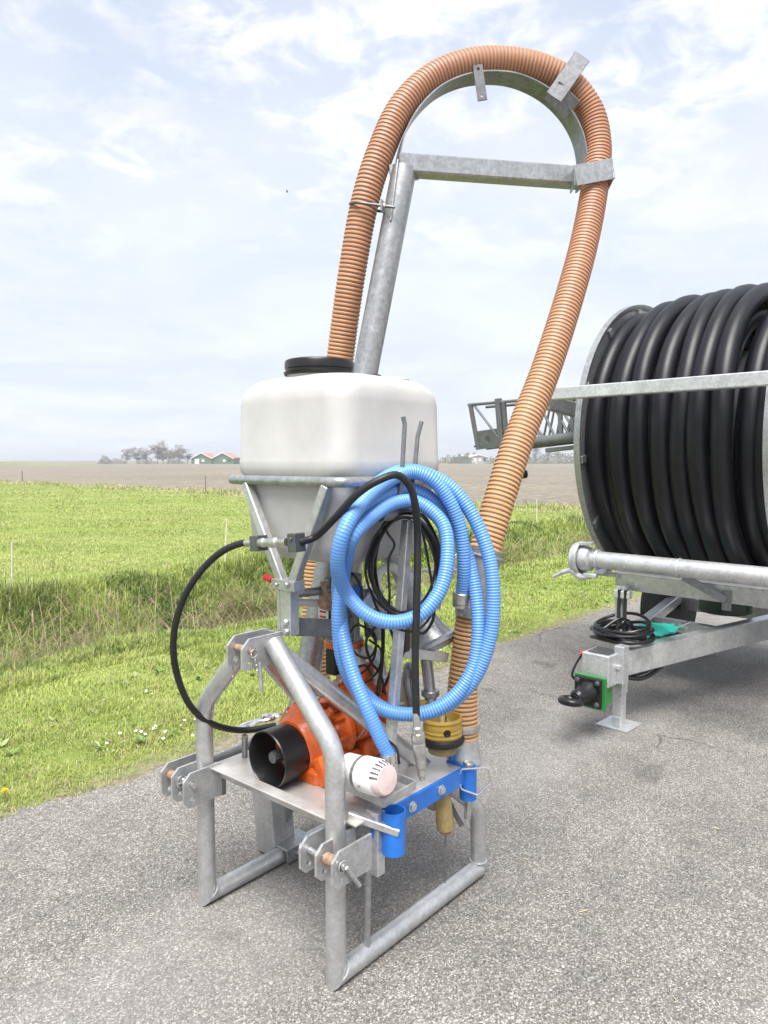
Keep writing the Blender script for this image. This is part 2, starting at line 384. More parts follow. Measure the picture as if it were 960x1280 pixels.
# asphalt
ASPH, t, b = nodes_mat('worn_asphalt'); g = NG(t)
cell = g.n('ShaderNodeSeparateColor'); g.l(g.vor(205), cell.inputs[0])
stones = g.ramp(cell.outputs[0], [(0, (.095, .09, .082)), (.28, (.175, .167, .153)), (.75, (.262, .251, .231)), (1, (.50, .48, .445))])
edge = g.ramp(g.vor(205, 'Distance', 'DISTANCE_TO_EDGE'), [(0, (.45, .44, .43)), (.10, (1, 1, 1))])
stones = g.mix(.85, stones, edge, 'MULTIPLY')
big = g.ramp(g.noise(.7, 7, .65), [(.3, (.74, .74, .74)), (.7, (1.14, 1.13, 1.11))])
stones = g.mix(1., stones, big, 'MULTIPLY')
fine = g.ramp(g.noise(6, 4, .6), [(.3, (.86, .86, .86)), (.7, (1.07, 1.07, 1.07))])
stones = g.mix(1., stones, fine, 'MULTIPLY')
sy2 = g.n('ShaderNodeSeparateXYZ'); g.l(g.c, sy2.inputs[0]); ny = g.math('ADD', sy2.outputs[1], g.math('MULTIPLY', g.noise(.5, 3), .7))
trk = g.math('MAXIMUM', g.mr(g.math('ABSOLUTE', g.math('SUBTRACT', ny, 2.3)), .15, .5, 1, 0), g.mr(g.math('ABSOLUTE', g.math('SUBTRACT', ny, .5)), .15, .5, 1, 0))
stones = g.mix(g.math('MULTIPLY', trk, .22), stones, (.33, .32, .305))
spot = g.mr(g.noise(2.3, 3, .5), .64, .74)
stones = g.mix(g.math('MULTIPLY', spot, .45), stones, (.07, .066, .06))
warp = g.n('ShaderNodeVectorMath', operation='ADD'); g.l(g.c, warp.inputs[0])
wn = g.n('ShaderNodeTexNoise'); wn.inputs['Scale'].default_value = 3; wn.inputs['Detail'].default_value = 5; g.l(g.c, wn.inputs['Vector'])
wsc = g.n('ShaderNodeVectorMath', operation='SCALE'); wsc.inputs['Scale'].default_value = .5; g.l(wn.outputs['Color'], wsc.inputs[0]); g.l(wsc.outputs[0], warp.inputs[1])
crack = g.mr(g.vor(.55, 'Distance', 'DISTANCE_TO_EDGE', warp.outputs[0]), 0, .008, 1, 0)
crack = g.math('MULTIPLY', crack, g.mr(g.noise(.8, 2), .53, .6))
stones = g.mix(g.math('MULTIPLY', crack, .75), stones, (.05, .047, .042))
g.l(stones, b.inputs['Base Color']); b.inputs['Roughness'].default_value = .85; b.inputs['Specular IOR Level'].default_value = .3
hgt = g.math('ADD', g.math('MULTIPLY', cell.outputs[0], .5), g.math('SUBTRACT', 0, g.math('MULTIPLY', crack, 2.)))
g.bump(hgt, b, .5, .004)

# soil / turf below the grass: object coordinates are metres along and across the road
TERR, t, b = nodes_mat('field_ground'); g = NG(t)
sx = g.n('ShaderNodeSeparateXYZ'); g.l(g.c, sx.inputs[0]); R_, N_ = sx.outputs[0], sx.outputs[1]
wob = g.noise(.35, 4, .6)
turf = g.ramp(g.noise(5, 7, .7), [(.25, (.13, .175, .04)), (.5, (.21, .265, .065)), (.75, (.32, .36, .12))])
patch = g.ramp(g.noise(.55, 6, .65), [(.38, (.78, .86, .7)), (.6, (1.06, 1.05, 1.0)), (.78, (1.35, 1.2, 1.25))])
turf = g.mix(1., turf, patch, 'MULTIPLY')
# ploughed land beyond the field end
clod = g.ramp(g.noise(1.6, 8, .75), [(.28, (.10, .09, .07)), (.5, (.20, .184, .146)), (.72, (.35, .325, .265))])
clod = g.mix(1., clod, g.ramp(g.noise(.06, 4, .6), [(.3, (.88, .87, .88)), (.7, (1.1, 1.08, 1.05))]), 'MULTIPLY')
strip = g.ramp(g.noise(1.2, 6, .7), [(.4, (.33, .29, .20)), (.62, (.19, .24, .06))])
fe = g.math('ADD', R_, g.math('MULTIPLY', wob, 1.0))
land = g.mix(g.mr(fe, 20.2, 20.9), turf, strip)
land = g.mix(g.mr(fe, 22.2, 24.2), land, clod)
far = g.mr(g.math('ADD', R_, g.math('MULTIPLY', N_, .1)), 330, 360)
land = g.mix(far, land, (.16, .18, .085))
dry = g.ramp(g.noise(7, 7, .75), [(.3, (.09, .07, .045)), (.55, (.23, .185, .115)), (.75, (.36, .30, .19))])
nw = g.math('ADD', N_, g.math('MULTIPLY', g.noise(1.1, 5, .6), .9))
ind = g.math('MULTIPLY', g.mr(nw, 5.9, 6.2), g.mr(nw, 7.9, 8.4, 1, 0))
land = g.mix(g.math('MULTIPLY', ind, g.mr(R_, 23, 26, 1, 0)), land, dry)
lip = g.mr(g.math('ADD', N_, g.math('MULTIPLY', g.noise(4, 5, .7), .35)), EDGE + .18, EDGE + .42, 1, 0)
soil = g.ramp(g.noise(18, 5, .7), [(.3, (.13, .115, .075)), (.7, (.33, .30, .22))])
land = g.mix(lip, land, soil)
g.l(land, b.inputs['Base Color']); b.inputs['Roughness'].default_value = .95; b.inputs['Specular IOR Level'].default_value = .15
g.bump(g.math('ADD', g.noise(9, 8, .75), g.math('MULTIPLY', g.noise(1.5, 6, .7), 2.5)), b, .7, .05)

def grid_obj(name, rs, ns, zf, m, skirt=None):
    Rg, Ng = np.meshgrid(rs, ns, indexing='ij'); Z = zf(Rg, Ng)
    vs = np.stack([Rg, Ng, Z], -1).reshape(-1, 3); a, b_ = len(rs), len(ns)
    i = np.arange(a * b_).reshape(a, b_); fs = np.stack([i[:-1, :-1], i[1:, :-1], i[1:, 1:], i[:-1, 1:]], -1).reshape(-1, 4)
    me = bpy.data.meshes.new(name); me.from_pydata(vs.tolist(), [], fs.tolist()); me.materials.append(m)
    me.polygons.foreach_set('use_smooth', [True] * len(me.polygons)); me.update()
    o = bpy.data.objects.new(name, me); COL.objects.link(o); o.rotation_euler = (0, 0, RA); return tag(o, kind='structure')
rs = np.concatenate([[-2500, -600, -120, -40], np.arange(-14, 40, .22), np.geomspace(40, 3500, 34)])
ns = np.concatenate([[-3000, -500, -60, -20, -6, 2.6], np.arange(3.0, 12, .13), np.geomspace(12, 3500, 40)])
def terr_z(R, Nn):
    z = ditch_z(R, Nn)
    return np.where(Nn < 3.1, -.25, z)
grid_obj('field_ground', rs, ns, terr_z, TERR)
# road: one slab with a ragged left edge
rr_ = np.concatenate([np.arange(-60, -14, 4.), np.arange(-14, 30, .06), np.arange(30, 300, 6.)])
ed = EDGE + .035 * np.sin(rr_ * 1.3) + .03 * np.interp(rr_, np.arange(-60, 301, .17), rng.normal(size=len(np.arange(-60, 301, .17)))) + .018 * rng.normal(size=len(rr_))
vs_ = [(r, e, 0.) for r, e in zip(rr_, ed)] + [(r, -3.4, 0.) for r in rr_] + [(r, e + .02, -.06) for r, e in zip(rr_, ed)]
k_ = len(rr_); fs_ = [(i, k_ + i, k_ + i + 1, i + 1) for i in range(k_ - 1)] + [(2 * k_ + i, i, i + 1, 2 * k_ + i + 1) for i in range(k_ - 1)]
me = bpy.data.meshes.new('road'); me.from_pydata(vs_, [], fs_); me.materials.append(ASPH); me.update()
road = bpy.data.objects.new('road', me); COL.objects.link(road); road.rotation_euler = (0, 0, RA); tag(road, kind='structure')

# dyke on the far side of the ploughed land
DY = mat('dyke_turf', (.17, .19, .10), .95, 0, .25, .08)
mb = MB(); x0, x1 = -260, -62
mb.rings([[(x, 196 + (x + 60) * .05, -.5), (x, 204 + (x + 60) * .05, 1.45 - 1.95 * max(0, (x + 110) / 48)), (x, 209 + (x + 60) * .05, 1.35 - 1.85 * max(0, (x + 110) / 48)), (x, 218 + (x + 60) * .05, -.5)] for x in np.linspace(x0, x1, 12)])
tag(mb.build('dyke', DY, smooth=0), kind='structure')

# ------------------------------------------------------------------ grass and other ground cover
GRASS, t, b = nodes_mat('grass_blades'); g = NG(t)
at_ = g.n('ShaderNodeAttribute', attribute_name='col'); g.l(at_.outputs['Color'], b.inputs['Base Color'])
b.inputs['Roughness'].default_value = .55; b.inputs['Specular IOR Level'].default_value = .3
tr = g.n('ShaderNodeBsdfTranslucent'); g.l(at_.outputs['Color'], tr.inputs[0]); ms_ = g.n('ShaderNodeMixShader'); ms_.inputs[0].default_value = .35
g.l(b.outputs[0], ms_.inputs[1]); g.l(tr.outputs[0], ms_.inputs[2]); g.l(ms_.outputs[0], t.nodes['Material Output'].inputs[0])
def blades(name, label, cat, R, Nn, ln, wd, col, lean=.5, curve=.5, z0=None):
    k = len(R); z = ditch_z(R, Nn) if z0 is None else z0
    xy = R[:, None] * RX + Nn[:, None] * RN
    h = rng.uniform(0, 2 * math.pi, k); hd = np.stack([np.cos(h), np.sin(h)], 1); sd = np.stack([-np.sin(h), np.cos(h)], 1)
    # face roughly any way; lean along hd
    le = np.clip(rng.normal(lean, .22, k), .02, 1.35); l1 = ln * .55; l2 = ln * .5; a2 = np.clip(le + curve * rng.uniform(.3, 1.2, k), 0, 1.9)
    base = np.concatenate([xy, z[:, None] - .006], 1)
    mid = base + np.concatenate([hd * (l1 * np.sin(le))[:, None], (l1 * np.cos(le))[:, None]], 1)
    tip = mid + np.concatenate([hd * (l2 * np.sin(a2))[:, None], (l2 * np.cos(a2))[:, None]], 1)
    s3 = np.concatenate([sd, np.zeros((k, 1))], 1) * (wd / 2)[:, None]
    v = np.stack([base - s3, base + s3, mid + s3 * .8, mid - s3 * .8, tip], 1).reshape(-1, 3)
    i = np.arange(k)[:, None] * 5
    lv = np.concatenate([i + np.array([0, 1, 2, 3]), i + np.array([3, 2, 4])], 1).reshape(-1).astype(np.int32)
    me = bpy.data.meshes.new(name); me.vertices.add(k * 5); me.vertices.foreach_set('co', v.astype(np.float32).ravel())
    me.loops.add(k * 7); me.loops.foreach_set('vertex_index', lv)
    st = (np.arange(k)[:, None] * 7 + np.array([0, 4])).ravel().astype(np.int32)
    me.polygons.add(k * 2); me.polygons.foreach_set('loop_start', st)
    ca = me.color_attributes.new('col', 'FLOAT_COLOR', 'POINT')
    c4 = np.concatenate([np.clip(col, 0, 1), np.ones((k, 1))], 1); ca.data.foreach_set('color', np.repeat(c4, 5, 0).astype(np.float32).ravel())
    me.materials.append(GRASS); me.update(calc_edges=True); me.validate()
    o = bpy.data.objects.new(name, me); COL.objects.link(o); return tag(o, label, cat, kind='stuff')
def scatter(n, dmin, dmax, a0=-33, a1=33, power=0.):
    u = rng.uniform(size=n); d = np.exp(math.log(dmin) + u * (math.log(dmax / dmin))); a = np.radians(rng.uniform(a0, a1, n))
    p = np.stack([d * np.sin(a), d * np.cos(a)], 1); return p @ RX, p @ RN, d
def cnoise(R, Nn, s, seed):
    q = np.random.default_rng(seed); o = 0
    for k in range(5):
        a = q.uniform(0, 6.28); w = s * (1.7 ** k); o = o + np.sin(w * (R * math.cos(a) + Nn * math.sin(a)) + q.uniform(0, 6.28)) / 1.35 ** k
    return o / 2.2
def gcol(k, base, tip, f, spread=.12):
    f = np.clip(f + rng.normal(0, .22, k), 0, 1)[:, None]; c = np.array(base) * (1 - f) + np.array(tip) * f
    return c * (1 + rng.normal(0, spread, k))[:, None]
GD, GM, GL, GY, TAN = (.085, .15, .028), (.275, .365, .08), (.43, .50, .15), (.46, .45, .18), (.48, .42, .27)
# mown verge
R, Nn, D = scatter(1750000, 2.4, 26, -56, 46)
k = (Nn > EDGE + .02 + .16 * rng.uniform(size=len(R)) ** 2 + .07 * cnoise(R, Nn, 2.2, 4)) & (Nn < 5.75) & (R > -9)
R, Nn, D = R[k], Nn[k], D[k]
edgef = np.clip((Nn - EDGE) / .55, 0, 1)
k = rng.uniform(size=len(R)) < (.22 + .78 * edgef); R, Nn, D, edgef = R[k], Nn[k], D[k], edgef[k]
f = .5 + .45 * cnoise(R, Nn, 1.6, 1) + .28 * cnoise(R, Nn, 9, 2)
col = gcol(len(R), GM, GL, f); dryk = rng.uniform(size=len(R)) < .09 + .32 * (1 - edgef) + .12 * (cnoise(R, Nn, 2.2, 61) > .3); col[dryk] = gcol(dryk.sum(), GY, TAN, np.full(dryk.sum(), .5))
ln = rng.uniform(.018, .055, len(R)) * (1 + .55 * cnoise(R, Nn, 4.5, 3)) * (.6 + .4 * edgef); ln = ln * np.where(Nn > 5.15, 1.8, 1.)
blades('verge_grass', 'short bright green mown grass between road and ditch', 'grass', R, Nn, ln, np.clip(.0011 * D, .0035, .012), col, .6, .6)
print('verge', len(R))
# long grass at the ditch lip and on the far bank
R, Nn, D = scatter(900000, 4.2, 34, -54, 44)
k = (((Nn > 5.35) & (Nn < 5.95)) | ((Nn > 7.5 + .45 * cnoise(R, Nn, 1.1, 9)) & (Nn < 9.55))) & (R > -9) & (R < 60)
R, Nn, D = R[k], Nn[k], D[k]; top = Nn > 9.0
f = .34 + .6 * cnoise(R, Nn, 1.5, 5) + .2 * cnoise(R, Nn, 5, 6) + .25 * top
col = gcol(len(R), GD, GL, f); dk = rng.uniform(size=len(R)) < .06 + .12 * (cnoise(R, Nn, 1.4, 51) > .4); col[dk] = gcol(dk.sum(), GY, TAN, np.full(dk.sum(), .6))
ln = rng.uniform(.10, .30, len(R)) * (1 + .75 * cnoise(R, Nn, 1.9, 7)) * np.where(top, .5, .72) * np.where(Nn < 6, .62, 1.)
k = rng.uniform(size=len(R)) < np.where(Nn < 6, .5, 1.); 
blades('ditch_bank_grass', 'long dark green grass on the ditch banks', 'grass', R[k], Nn[k], ln[k], np.clip(.0013 * D[k], .005, .02), col[k], .45, .8)
print('bank', k.sum())
# dead reed litter in the ditch
R, Nn, D = scatter(560000, 4.2, 26, -54, 44)
k = (Nn > 5.7) & (Nn < 7.9 + .35 * cnoise(R, Nn, .9, 9)) & (R > -9) & (R < 22)
R, Nn, D = R[k], Nn[k], D[k]; den = cnoise(R, Nn, .9, 12); k = rng.uniform(size=len(R)) < .25 + .75 * (den > -.1); R, Nn, D = R[k], Nn[k], D[k]
col = gcol(len(R), (.20, .155, .095), (.46, .39, .25), .45 + .3 * cnoise(R, Nn, 2, 11)); gk = rng.uniform(size=len(R)) < .28; col[gk] = gcol(gk.sum(), GD, GM, np.full(gk.sum(), .6))
blades('dead_reed_litter', 'dry straw-coloured reed litter lying in the ditch', 'dead reeds', R, Nn, rng.uniform(.14, .40, len(R)), np.clip(.0009 * D, .004, .012), col, 1.08, .4, ditch_z(R, Nn) + rng.uniform(0, .42, len(R)))
print('litter', len(R))
# field
R, Nn, D = scatter(1150000, 8, 60, -58, 44)
k = (Nn > 9.35) & (R < 20.9 + .5 * rng.normal(size=len(R))) & (Nn < 75); R, Nn, D = R[k], Nn[k], D[k]
Xw, Yw = R * RX[0] + Nn * RN[0], R * RX[1] + Nn * RN[1]; f = .52 + .3 * cnoise(R, Nn, .8, 21) + .18 * cnoise(R, Nn, 3.3, 22) + .3 * cnoise(Xw * .12, Yw * 1.3, 1.4, 24); bare = cnoise(R, Nn, 1.5, 23)
k = rng.uniform(size=len(R)) < np.where(bare > .3, .3, 1.); R, Nn, D, f = R[k], Nn[k], D[k], f[k]
col = gcol(len(R), (.28, .36, .09), (.45, .50, .18), f); dk = rng.uniform(size=len(R)) < .14; col[dk] = gcol(dk.sum(), GY, TAN, np.full(dk.sum(), .4))
blades('field_grass', 'short green crop grass covering the field beyond the ditch', 'grass', R, Nn, rng.uniform(.022, .055, len(R)) * (1 + D / 60) * (1 + .5 * cnoise(R, Nn, 2.1, 41)), np.clip(.0009 * D, .007, .04), col, .7, .6)
print('field', len(R))
# rough weeds along the field end
R, Nn, D = scatter(300000, 14, 75, -56, 44)
k = (R > 20.2) & (R < 23.6) & (Nn > 9.5) & (cnoise(R, Nn, 1.1, 31) > -.15); R, Nn, D = R[k], Nn[k], D[k]
col = gcol(len(R), GM, TAN, .5 + .5 * cnoise(R, Nn, .9, 32))
blades('field_margin_weeds', 'scrubby green and straw weeds along the field end', 'weeds', R, Nn, rng.uniform(.08, .25, len(R)), .0012 * D, col, .5, .7)
# daisies on the verge
mb = MB()
for cl_ in [(-1.327,4.037,.030), (-1.264,3.978,.030), (-1.323,4.097,.030), (-1.111,4.159,.030), (-1.191,4.248,.030), (-1.574,4.728,.030), (.429,5.168,.030), (1.119,6.341,.030), (1.574,6.802,.030), (1.455,6.736,.030), (1.142,6.641,.030), (.557,5.937,.030), (.396,5.265,.030), (.704,5.168,.030), (.484,5.472,.030), (1.453,6.868,.030)]:
    for q in range(random.randint(2, 4)):
        x, y = cl_[0] + random.gauss(0, .10), cl_[1] + random.gauss(0, .10); z = .05 + random.uniform(0, .02)
        if x * RN[0] + y * RN[1] < EDGE + .12: continue
        tx, ty = random.gauss(0, .35), random.gauss(0, .35)
        ax = unit((tx, ty - .25, 1)); mb.lathe([(.0015, -.045), (.0015, 0)], (x, y, z), (0, 0, 1), 4, 2)
        mb.lathe([(.0085, 0), (.009, .002), (.003, .003)], (x, y, z), ax, 9, 0); mb.lathe([(.0035, .003), (.002, .0055)], (x, y, z), ax, 6, 1)
FLW = mat('white_petals', (.8, .8, .78), .6); FLY = mat('yellow_petals', (.86, .66, .03), .6); STM = mat('green_stem', (.12, .2, .03), .6)
tag(mb.build('daisies', [FLW, FLY, STM]), 'small white daisies dotted through the verge grass', 'daisies', kind='stuff')
mb = MB(); q = random.Random(21)
for i in range(150):
    r_ = q.uniform(-3, 12); n_ = EDGE + .15 + q.random() ** 1.6 * 2.0; c_ = RX * r_ + RN * n_; z_ = float(ditch_z(np.array([r_]), np.array([n_]))[0])
    for k in range(q.randint(5, 9)):
        a = q.uniform(0, 6.28); l_ = q.uniform(.03, .07); w_ = l_ * q.uniform(.16, .26); e = q.uniform(.25, .8); d_ = V3((math.cos(a) * math.cos(e), math.sin(a) * math.cos(e), math.sin(e))); s_ = V3((-math.sin(a), math.cos(a), 0)); o_ = V3((c_[0], c_[1], z_ + .01))
        mb.add([o_, o_ + d_ * l_ * .5 + s_ * w_, o_ + d_ * l_ - V3((0, 0, l_ * .15)), o_ + d_ * l_ * .5 - s_ * w_], [(0, 1, 2, 3)], i % 2)
tag(mb.build('verge_weeds', [mat('weed_leaf', (.13, .22, .05), .5), mat('pale_weed_leaf', (.24, .30, .10), .5)], smooth=0), 'broad-leaved weeds scattered through the verge grass', 'weeds', kind='stuff')
# dandelion at the road edge
x, y, z = (-1.770,3.327,.050)
dn = thing('dandelion', 'single yellow dandelion flower in the grass at the road edge', 'flower', (x, y, 0))
mb = MB(); mb.tube(spline([(0, 0, -.005), (.004, 0, .03), (.002, .003, .055)], 5), .0022, 6); mb.build('stem', STM, dn)
mb = MB()
for q in range(46):
    a = q * 2.4; e = .25 + 1.1 * (q / 46); d_ = unit((math.cos(a) * math.cos(e), math.sin(a) * math.cos(e), math.sin(e))); s_ = unit(np.cross(d_, (0, 0, 1)))
    o_ = V3((.002, .003, .055)); mb.add([o_ - s_ * .0015, o_ + s_ * .0015, o_ + d_ * .018 + s_ * .0025, o_ + d_ * .019 - s_ * .0025], [(0, 1, 2, 3)])
mb.build('flower_head', FLY, dn, smooth=0)
# standing reed stems in the ditch
STRAW = mat('straw_stem', (.50, .43, .26), .7, 0, .2, 30)
reed = thing('reed_clump', 'thin clump of tall straw-coloured reed stems standing in the ditch', 'reeds', (*rn(4.06, 7.2), -.82))
for q in range(15):
    r_, n_ = random.gauss(0, .42), random.gauss(0, .16); p = RX * r_ + RN * n_; h_ = random.uniform(.75, 1.2); lx, ly = random.gauss(0, .07), random.gauss(0, .05)
    mb = MB(); pth = spline([(p[0], p[1], 0), (p[0] + lx * .4, p[1] + ly * .4, h_ * .55), (p[0] + lx, p[1] + ly, h_)], 5); mb.tube(pth, np.linspace(.0055, .0025, len(pth)), 6)
    if q % 4 == 0: mb.lathe([(.003, 0), (.012, .03), (.009, .09), (.002, .14)], pth[-1], (lx, ly, .7), 7)
    mb.build('stem', STRAW, reed)

# ------------------------------------------------------------------ stakes in the field
STW = mat('white_fibreglass_stake', (.66, .62, .50), .5, 0, .1, 20); STD = mat('weathered_wood_stake', (.16, .14, .12), .85, 0, .25, 30)
def stake(name, label, p, h, r, m, lean=(0, 0), group=None, insul=True):
    o = thing(name, label, 'stake', p, 0, group); mb = MB(); pt = [(0, 0, -.12), (lean[0] * .5, lean[1] * .5, h * .5), (lean[0], lean[1], h)]
    mb.tube(pt, [r, r, r * .85], 7); mb.build('shaft', m, o)
stake('stake', 'pale fence stake on the ditch bank beside the tall reed stems', (-4.466,8.745,.000), .62, .011, STW, (.02, 0))
stake('stake', 'pale fence stake on the ditch bank behind the looped black hose', (-2.400,11.010,.000), .72, .012, STW, (.04, 0))
stake('stake', 'pale fence stake on the ditch bank beside the reel trailer', (3.736,17.928,.000), .66, .012, STW, (-.01, 0))
stake('stake', 'thin pale stake behind the striped orange hose at the field end', (4.615,25.840,.000), .9, .014, STW, (.03, 0), insul=False)
stake('wooden_stake', 'dark wooden stake at the field end with the dyke behind it', (-25.000,50.899,.000), .85, .035, STD, (0, 0), insul=False)
stake('wooden_stake', 'dark wooden stake at the field end below the green barns', (-8.724,35.969,.000), .82, .026, STD, (0, 0), insul=False)

# ------------------------------------------------------------------ far farmstead and trees
BARK = mat('grey_bark', (.16, .14, .13), .9, 0, .2, 3); TWIG = mat('bare_twigs', (.20, .17, .16), .9, 0, .15, 1)
BUD = mat('budding_foliage', (.17, .165, .115), .8, 0, .3, .6); EVER = mat('hedge_foliage', (.085, .115, .055), .8, 0, .35, .5)
def far_tree(name, label, base, h, w, leaf=.3, group=None, seed=1, leafmat=None, low=.25):
    q = random.Random(seed); o = thing(name, label, 'tree' if 'tree' in name else 'bush', base, 0, group); tr = MB(); cr = MB(); tips = []
    def br(p, d, ln, r, lv):
        e = p + d * ln; (tr if lv < 2 else cr).tube([p, p + d * ln * .5 + V3((q.gauss(0, .04), q.gauss(0, .04), 0)) * ln, e], [r, r * .85, r * .65], 5 if lv < 2 else 3, caps=False)
        if lv >= 4: tips.append(e); return
        if lv == 3 and q.random() < .25: tips.append(e)
        for i in range(q.choice((4, 5)) if lv else 10):
            f = q.uniform(.35, 1) if lv else q.uniform(low, 1)
            nd = unit(d * .8 + V3((q.gauss(0, .6) * w / h * 2, q.gauss(0, .6) * w / h * 2, q.uniform(-.05, .55)))); br(p + d * ln * f, nd, ln * q.uniform(.5, .72) if lv else h * .42 * q.uniform(.6, 1.1), r * .55, lv + 1)
    br(V3((0, 0, -.2)), V3((0, 0, 1)), h * .62, h * .020, 0)
    for e in tips:
        for i in range(2):
            c = e + V3((q.gauss(0, .3), q.gauss(0, .3), q.gauss(0, .3))) * h * .06; s = h * .02 * q.uniform(.5, 1.3); a = unit((q.gauss(0, 1), q.gauss(0, 1), q.gauss(0, 1))); x_, y_, _ = frame_of(a)
            if q.random() < leaf: cr.add([c - x_ * s, c - y_ * s * .6, c + x_ * s, c + y_ * s * .6], [(0, 1, 2, 3)], 1)
    tr.build('trunk', BARK, o, 0); cr.build('crown', [TWIG, leafmat or BUD], o, 0); return o
def far_bush(label, base, h, w, seed, m, group=None, dens=1.):
    q = random.Random(seed); o = thing('bush', label, 'bush', base, 0, group); st = MB(); fo = MB()
    for i in range(7): st.tube([(q.gauss(0, .1) * w, q.gauss(0, .1) * w, -.2), (q.gauss(0, .3) * w, q.gauss(0, .2) * w, h * .7)], [.05, .02], 4, caps=False)
    for i in range(int(800 * dens)):
        a = q.uniform(0, 6.28); r_ = q.random() ** .5; zf = q.random(); x_ = math.cos(a) * r_ * w / 2 * (1 - .55 * zf * zf); y_ = math.sin(a) * r_ * w / 2.4
        c = V3((x_, y_, zf * h * (1 - .45 * (abs(x_) / (w / 2)) ** 2) * (.86 + .2 * math.sin(x_ * 2.1 + seed)))); s = h * .055 * q.uniform(.5, 1.4); X, Y, _ = frame_of((q.gauss(0, 1), q.gauss(0, 1), q.gauss(0, 1)))
        fo.add([c - X * s, c - Y * s * .6, c + X * s, c + Y * s * .6], [(0, 1, 2, 3)])
    st.build('stem', BARK, o, 0); fo.build('foliage', m, o, 0); return o
FG = 'bare trees round the farmstead'
for i, (px, d_, h_, w_, lb) in enumerate([(-.350, 300, 6.2, 6.5, 'grey bare tree standing apart at the west end of the farmstead row'), (-.335, 303, 6.6, 6.5, 'second bare tree of the farmstead row, counted from its open end'), (-.307, 298, 7.8, 7.5, 'tallest bare tree of the farmstead row'), (-.292, 305, 7.0, 7, 'bare tree just behind the tallest one of the farmstead row'), (-.278, 301, 6.8, 7, 'bare tree of the farmstead row close to the green barn'), (-.266, 306, 6.0, 6.5, 'low bare tree of the farmstead row touching the green barn'), (-.322, 308, 6.4, 7, 'bare tree between the tallest one and its open-end neighbours'), (-.299, 309, 6.8, 7, 'bare tree half hidden behind the tallest one of the row'), (-.285, 296, 6.0, 7, 'bare tree in front of the others, halfway to the green barn')]):
    far_tree('bare_tree', lb, (px * d_, d_, 0), h_, w_, .9, FG, 20 + i)
for i, (px, d_, h_, w_, lb) in enumerate([(-.378, 296, 3.4, 6, 'reddish grey bush at the open end of the farmstead row'), (-.362, 300, 2.4, 9, 'low grey-green hedge bush below the first farmstead tree'), (-.322, 301, 2.6, 9, 'low hedge bush under the middle farmstead trees'), (-.283, 304, 2.2, 9, 'low hedge bush under the farmstead trees next to the barn')]):
    far_bush(lb, (px * d_, d_, 0), h_, w_, 40 + i, BUD if i == 0 else EVER)
BGRN = mat('green_barn_boards', (.10, .17, .10), .7, 0, .12, .4); ROOF = mat('orange_roof_tiles', (.38, .20, .14), .8, 0, .18, .8); BWH = mat('white_barn_paint', (.75, .75, .72), .6)
DKW = mat('dark_window', (.03, .035, .04), .2); GREYW = mat('grey_cladding', (.40, .41, .42), .6, 0, .1, .4)
def barn(label, base, w, ln, eave, ridge, wallm, roofm, door=True, ang=0, win=2, name='barn', cat='barn'):
    o = thing(name, label, cat, base, ang); mb = MB()
    R = [[(-w / 2, y, -.3), (w / 2, y, -.3), (w / 2, y, eave), (0, y, ridge), (-w / 2, y, eave)] for y in (0, ln)]; mb.rings(R); mb.build('wall', wallm, o, 0)
    mb = MB()
    for s in (-1, 1):
        p = [(s * (w / 2 + .4), -.4, eave - .4 * (ridge - eave) / (w / 2)), (0, -.4, ridge), (0, ln + .4, ridge), (s * (w / 2 + .4), ln + .4, eave - .4 * (ridge - eave) / (w / 2))]
        mb.add([*p, *[(a, b_, c + .25) for a, b_, c in p]], [(0, 1, 2, 3), (4, 5, 6, 7), (0, 1, 5, 4), (1, 2, 6, 5), (2, 3, 7, 6), (3, 0, 4, 7)])
    rf = mb.build('roof', roofm, o, 0)
    mb = MB()
    for s in (-1, 1): mb.beam((s * (w / 2 + .4), -.45, eave - .3), (0, -.45, ridge + .12), .08, .3, bev=.01)
    mb.build('barge_board', BWH, rf, 0)
    if door: mb = MB(); mb.box((-w * .22, -.06, eave * .42), (w * .22, .1, eave * .85), bev=.02); mb.build('door', BWH, o, 0)
    for i in range(win): mb = MB(); mb.box((w * (.08 + .24 * i), -.05, eave * .55), (w * .13, .1, eave * .4), bev=.02); mb.build('window', DKW if i else BWH, o, 0)
    return o
barn('green boarded barn with an orange roof and a white door', (-.2475 * 300, 300, 0), 8.2, 16, 2.4, 4.3, BGRN, ROOF, True, .0, 1)
barn('second green barn with an orange roof, joined to the one with the white door', (-.2195 * 300, 301, 0), 8.6, 16, 2.4, 4.4, BGRN, ROOF, False, .0, 2)
# right-hand skyline, seen past the tank and the hose
barn('long pale grey farm shed on the skyline behind the striped hose', (.128 * 330, 330, 0), 9, 20, 3.0, 3.8, GREYW, mat('grey_roof_sheet', (.46, .46, .46), .6), True, .25, 2, 'farm_shed', 'shed')
for i, (px, d_, h_, w_, lb) in enumerate([(.090, 318, 3.8, 13, 'grey-green bush beside the tank on the skyline'), (.106, 322, 4.4, 12, 'rounded bush standing left of the grey shed'), (.119, 338, 5.0, 11, 'bush rising behind the grey shed'), (.152, 322, 3.2, 12, 'low bush right of the grey shed'),
    (.178, 320, 3.8, 15, 'hedge bush on the skyline at the hose side of the hedge'), (.205, 324, 4.2, 15, 'hedge bush below the end of the lattice boom'), (.236, 318, 4.5, 16, 'tall hedge bush on the skyline below the lattice boom'), (.262, 322, 5.0, 16, 'tallest hedge bush against the reel flange'), (.295, 326, 4.4, 16, 'hedge bush behind the reel')]):
    far_bush(lb, (px * d_, d_, 0), h_, w_, 60 + i, EVER if i % 2 else BUD, 'skyline hedge bushes', 1.3)
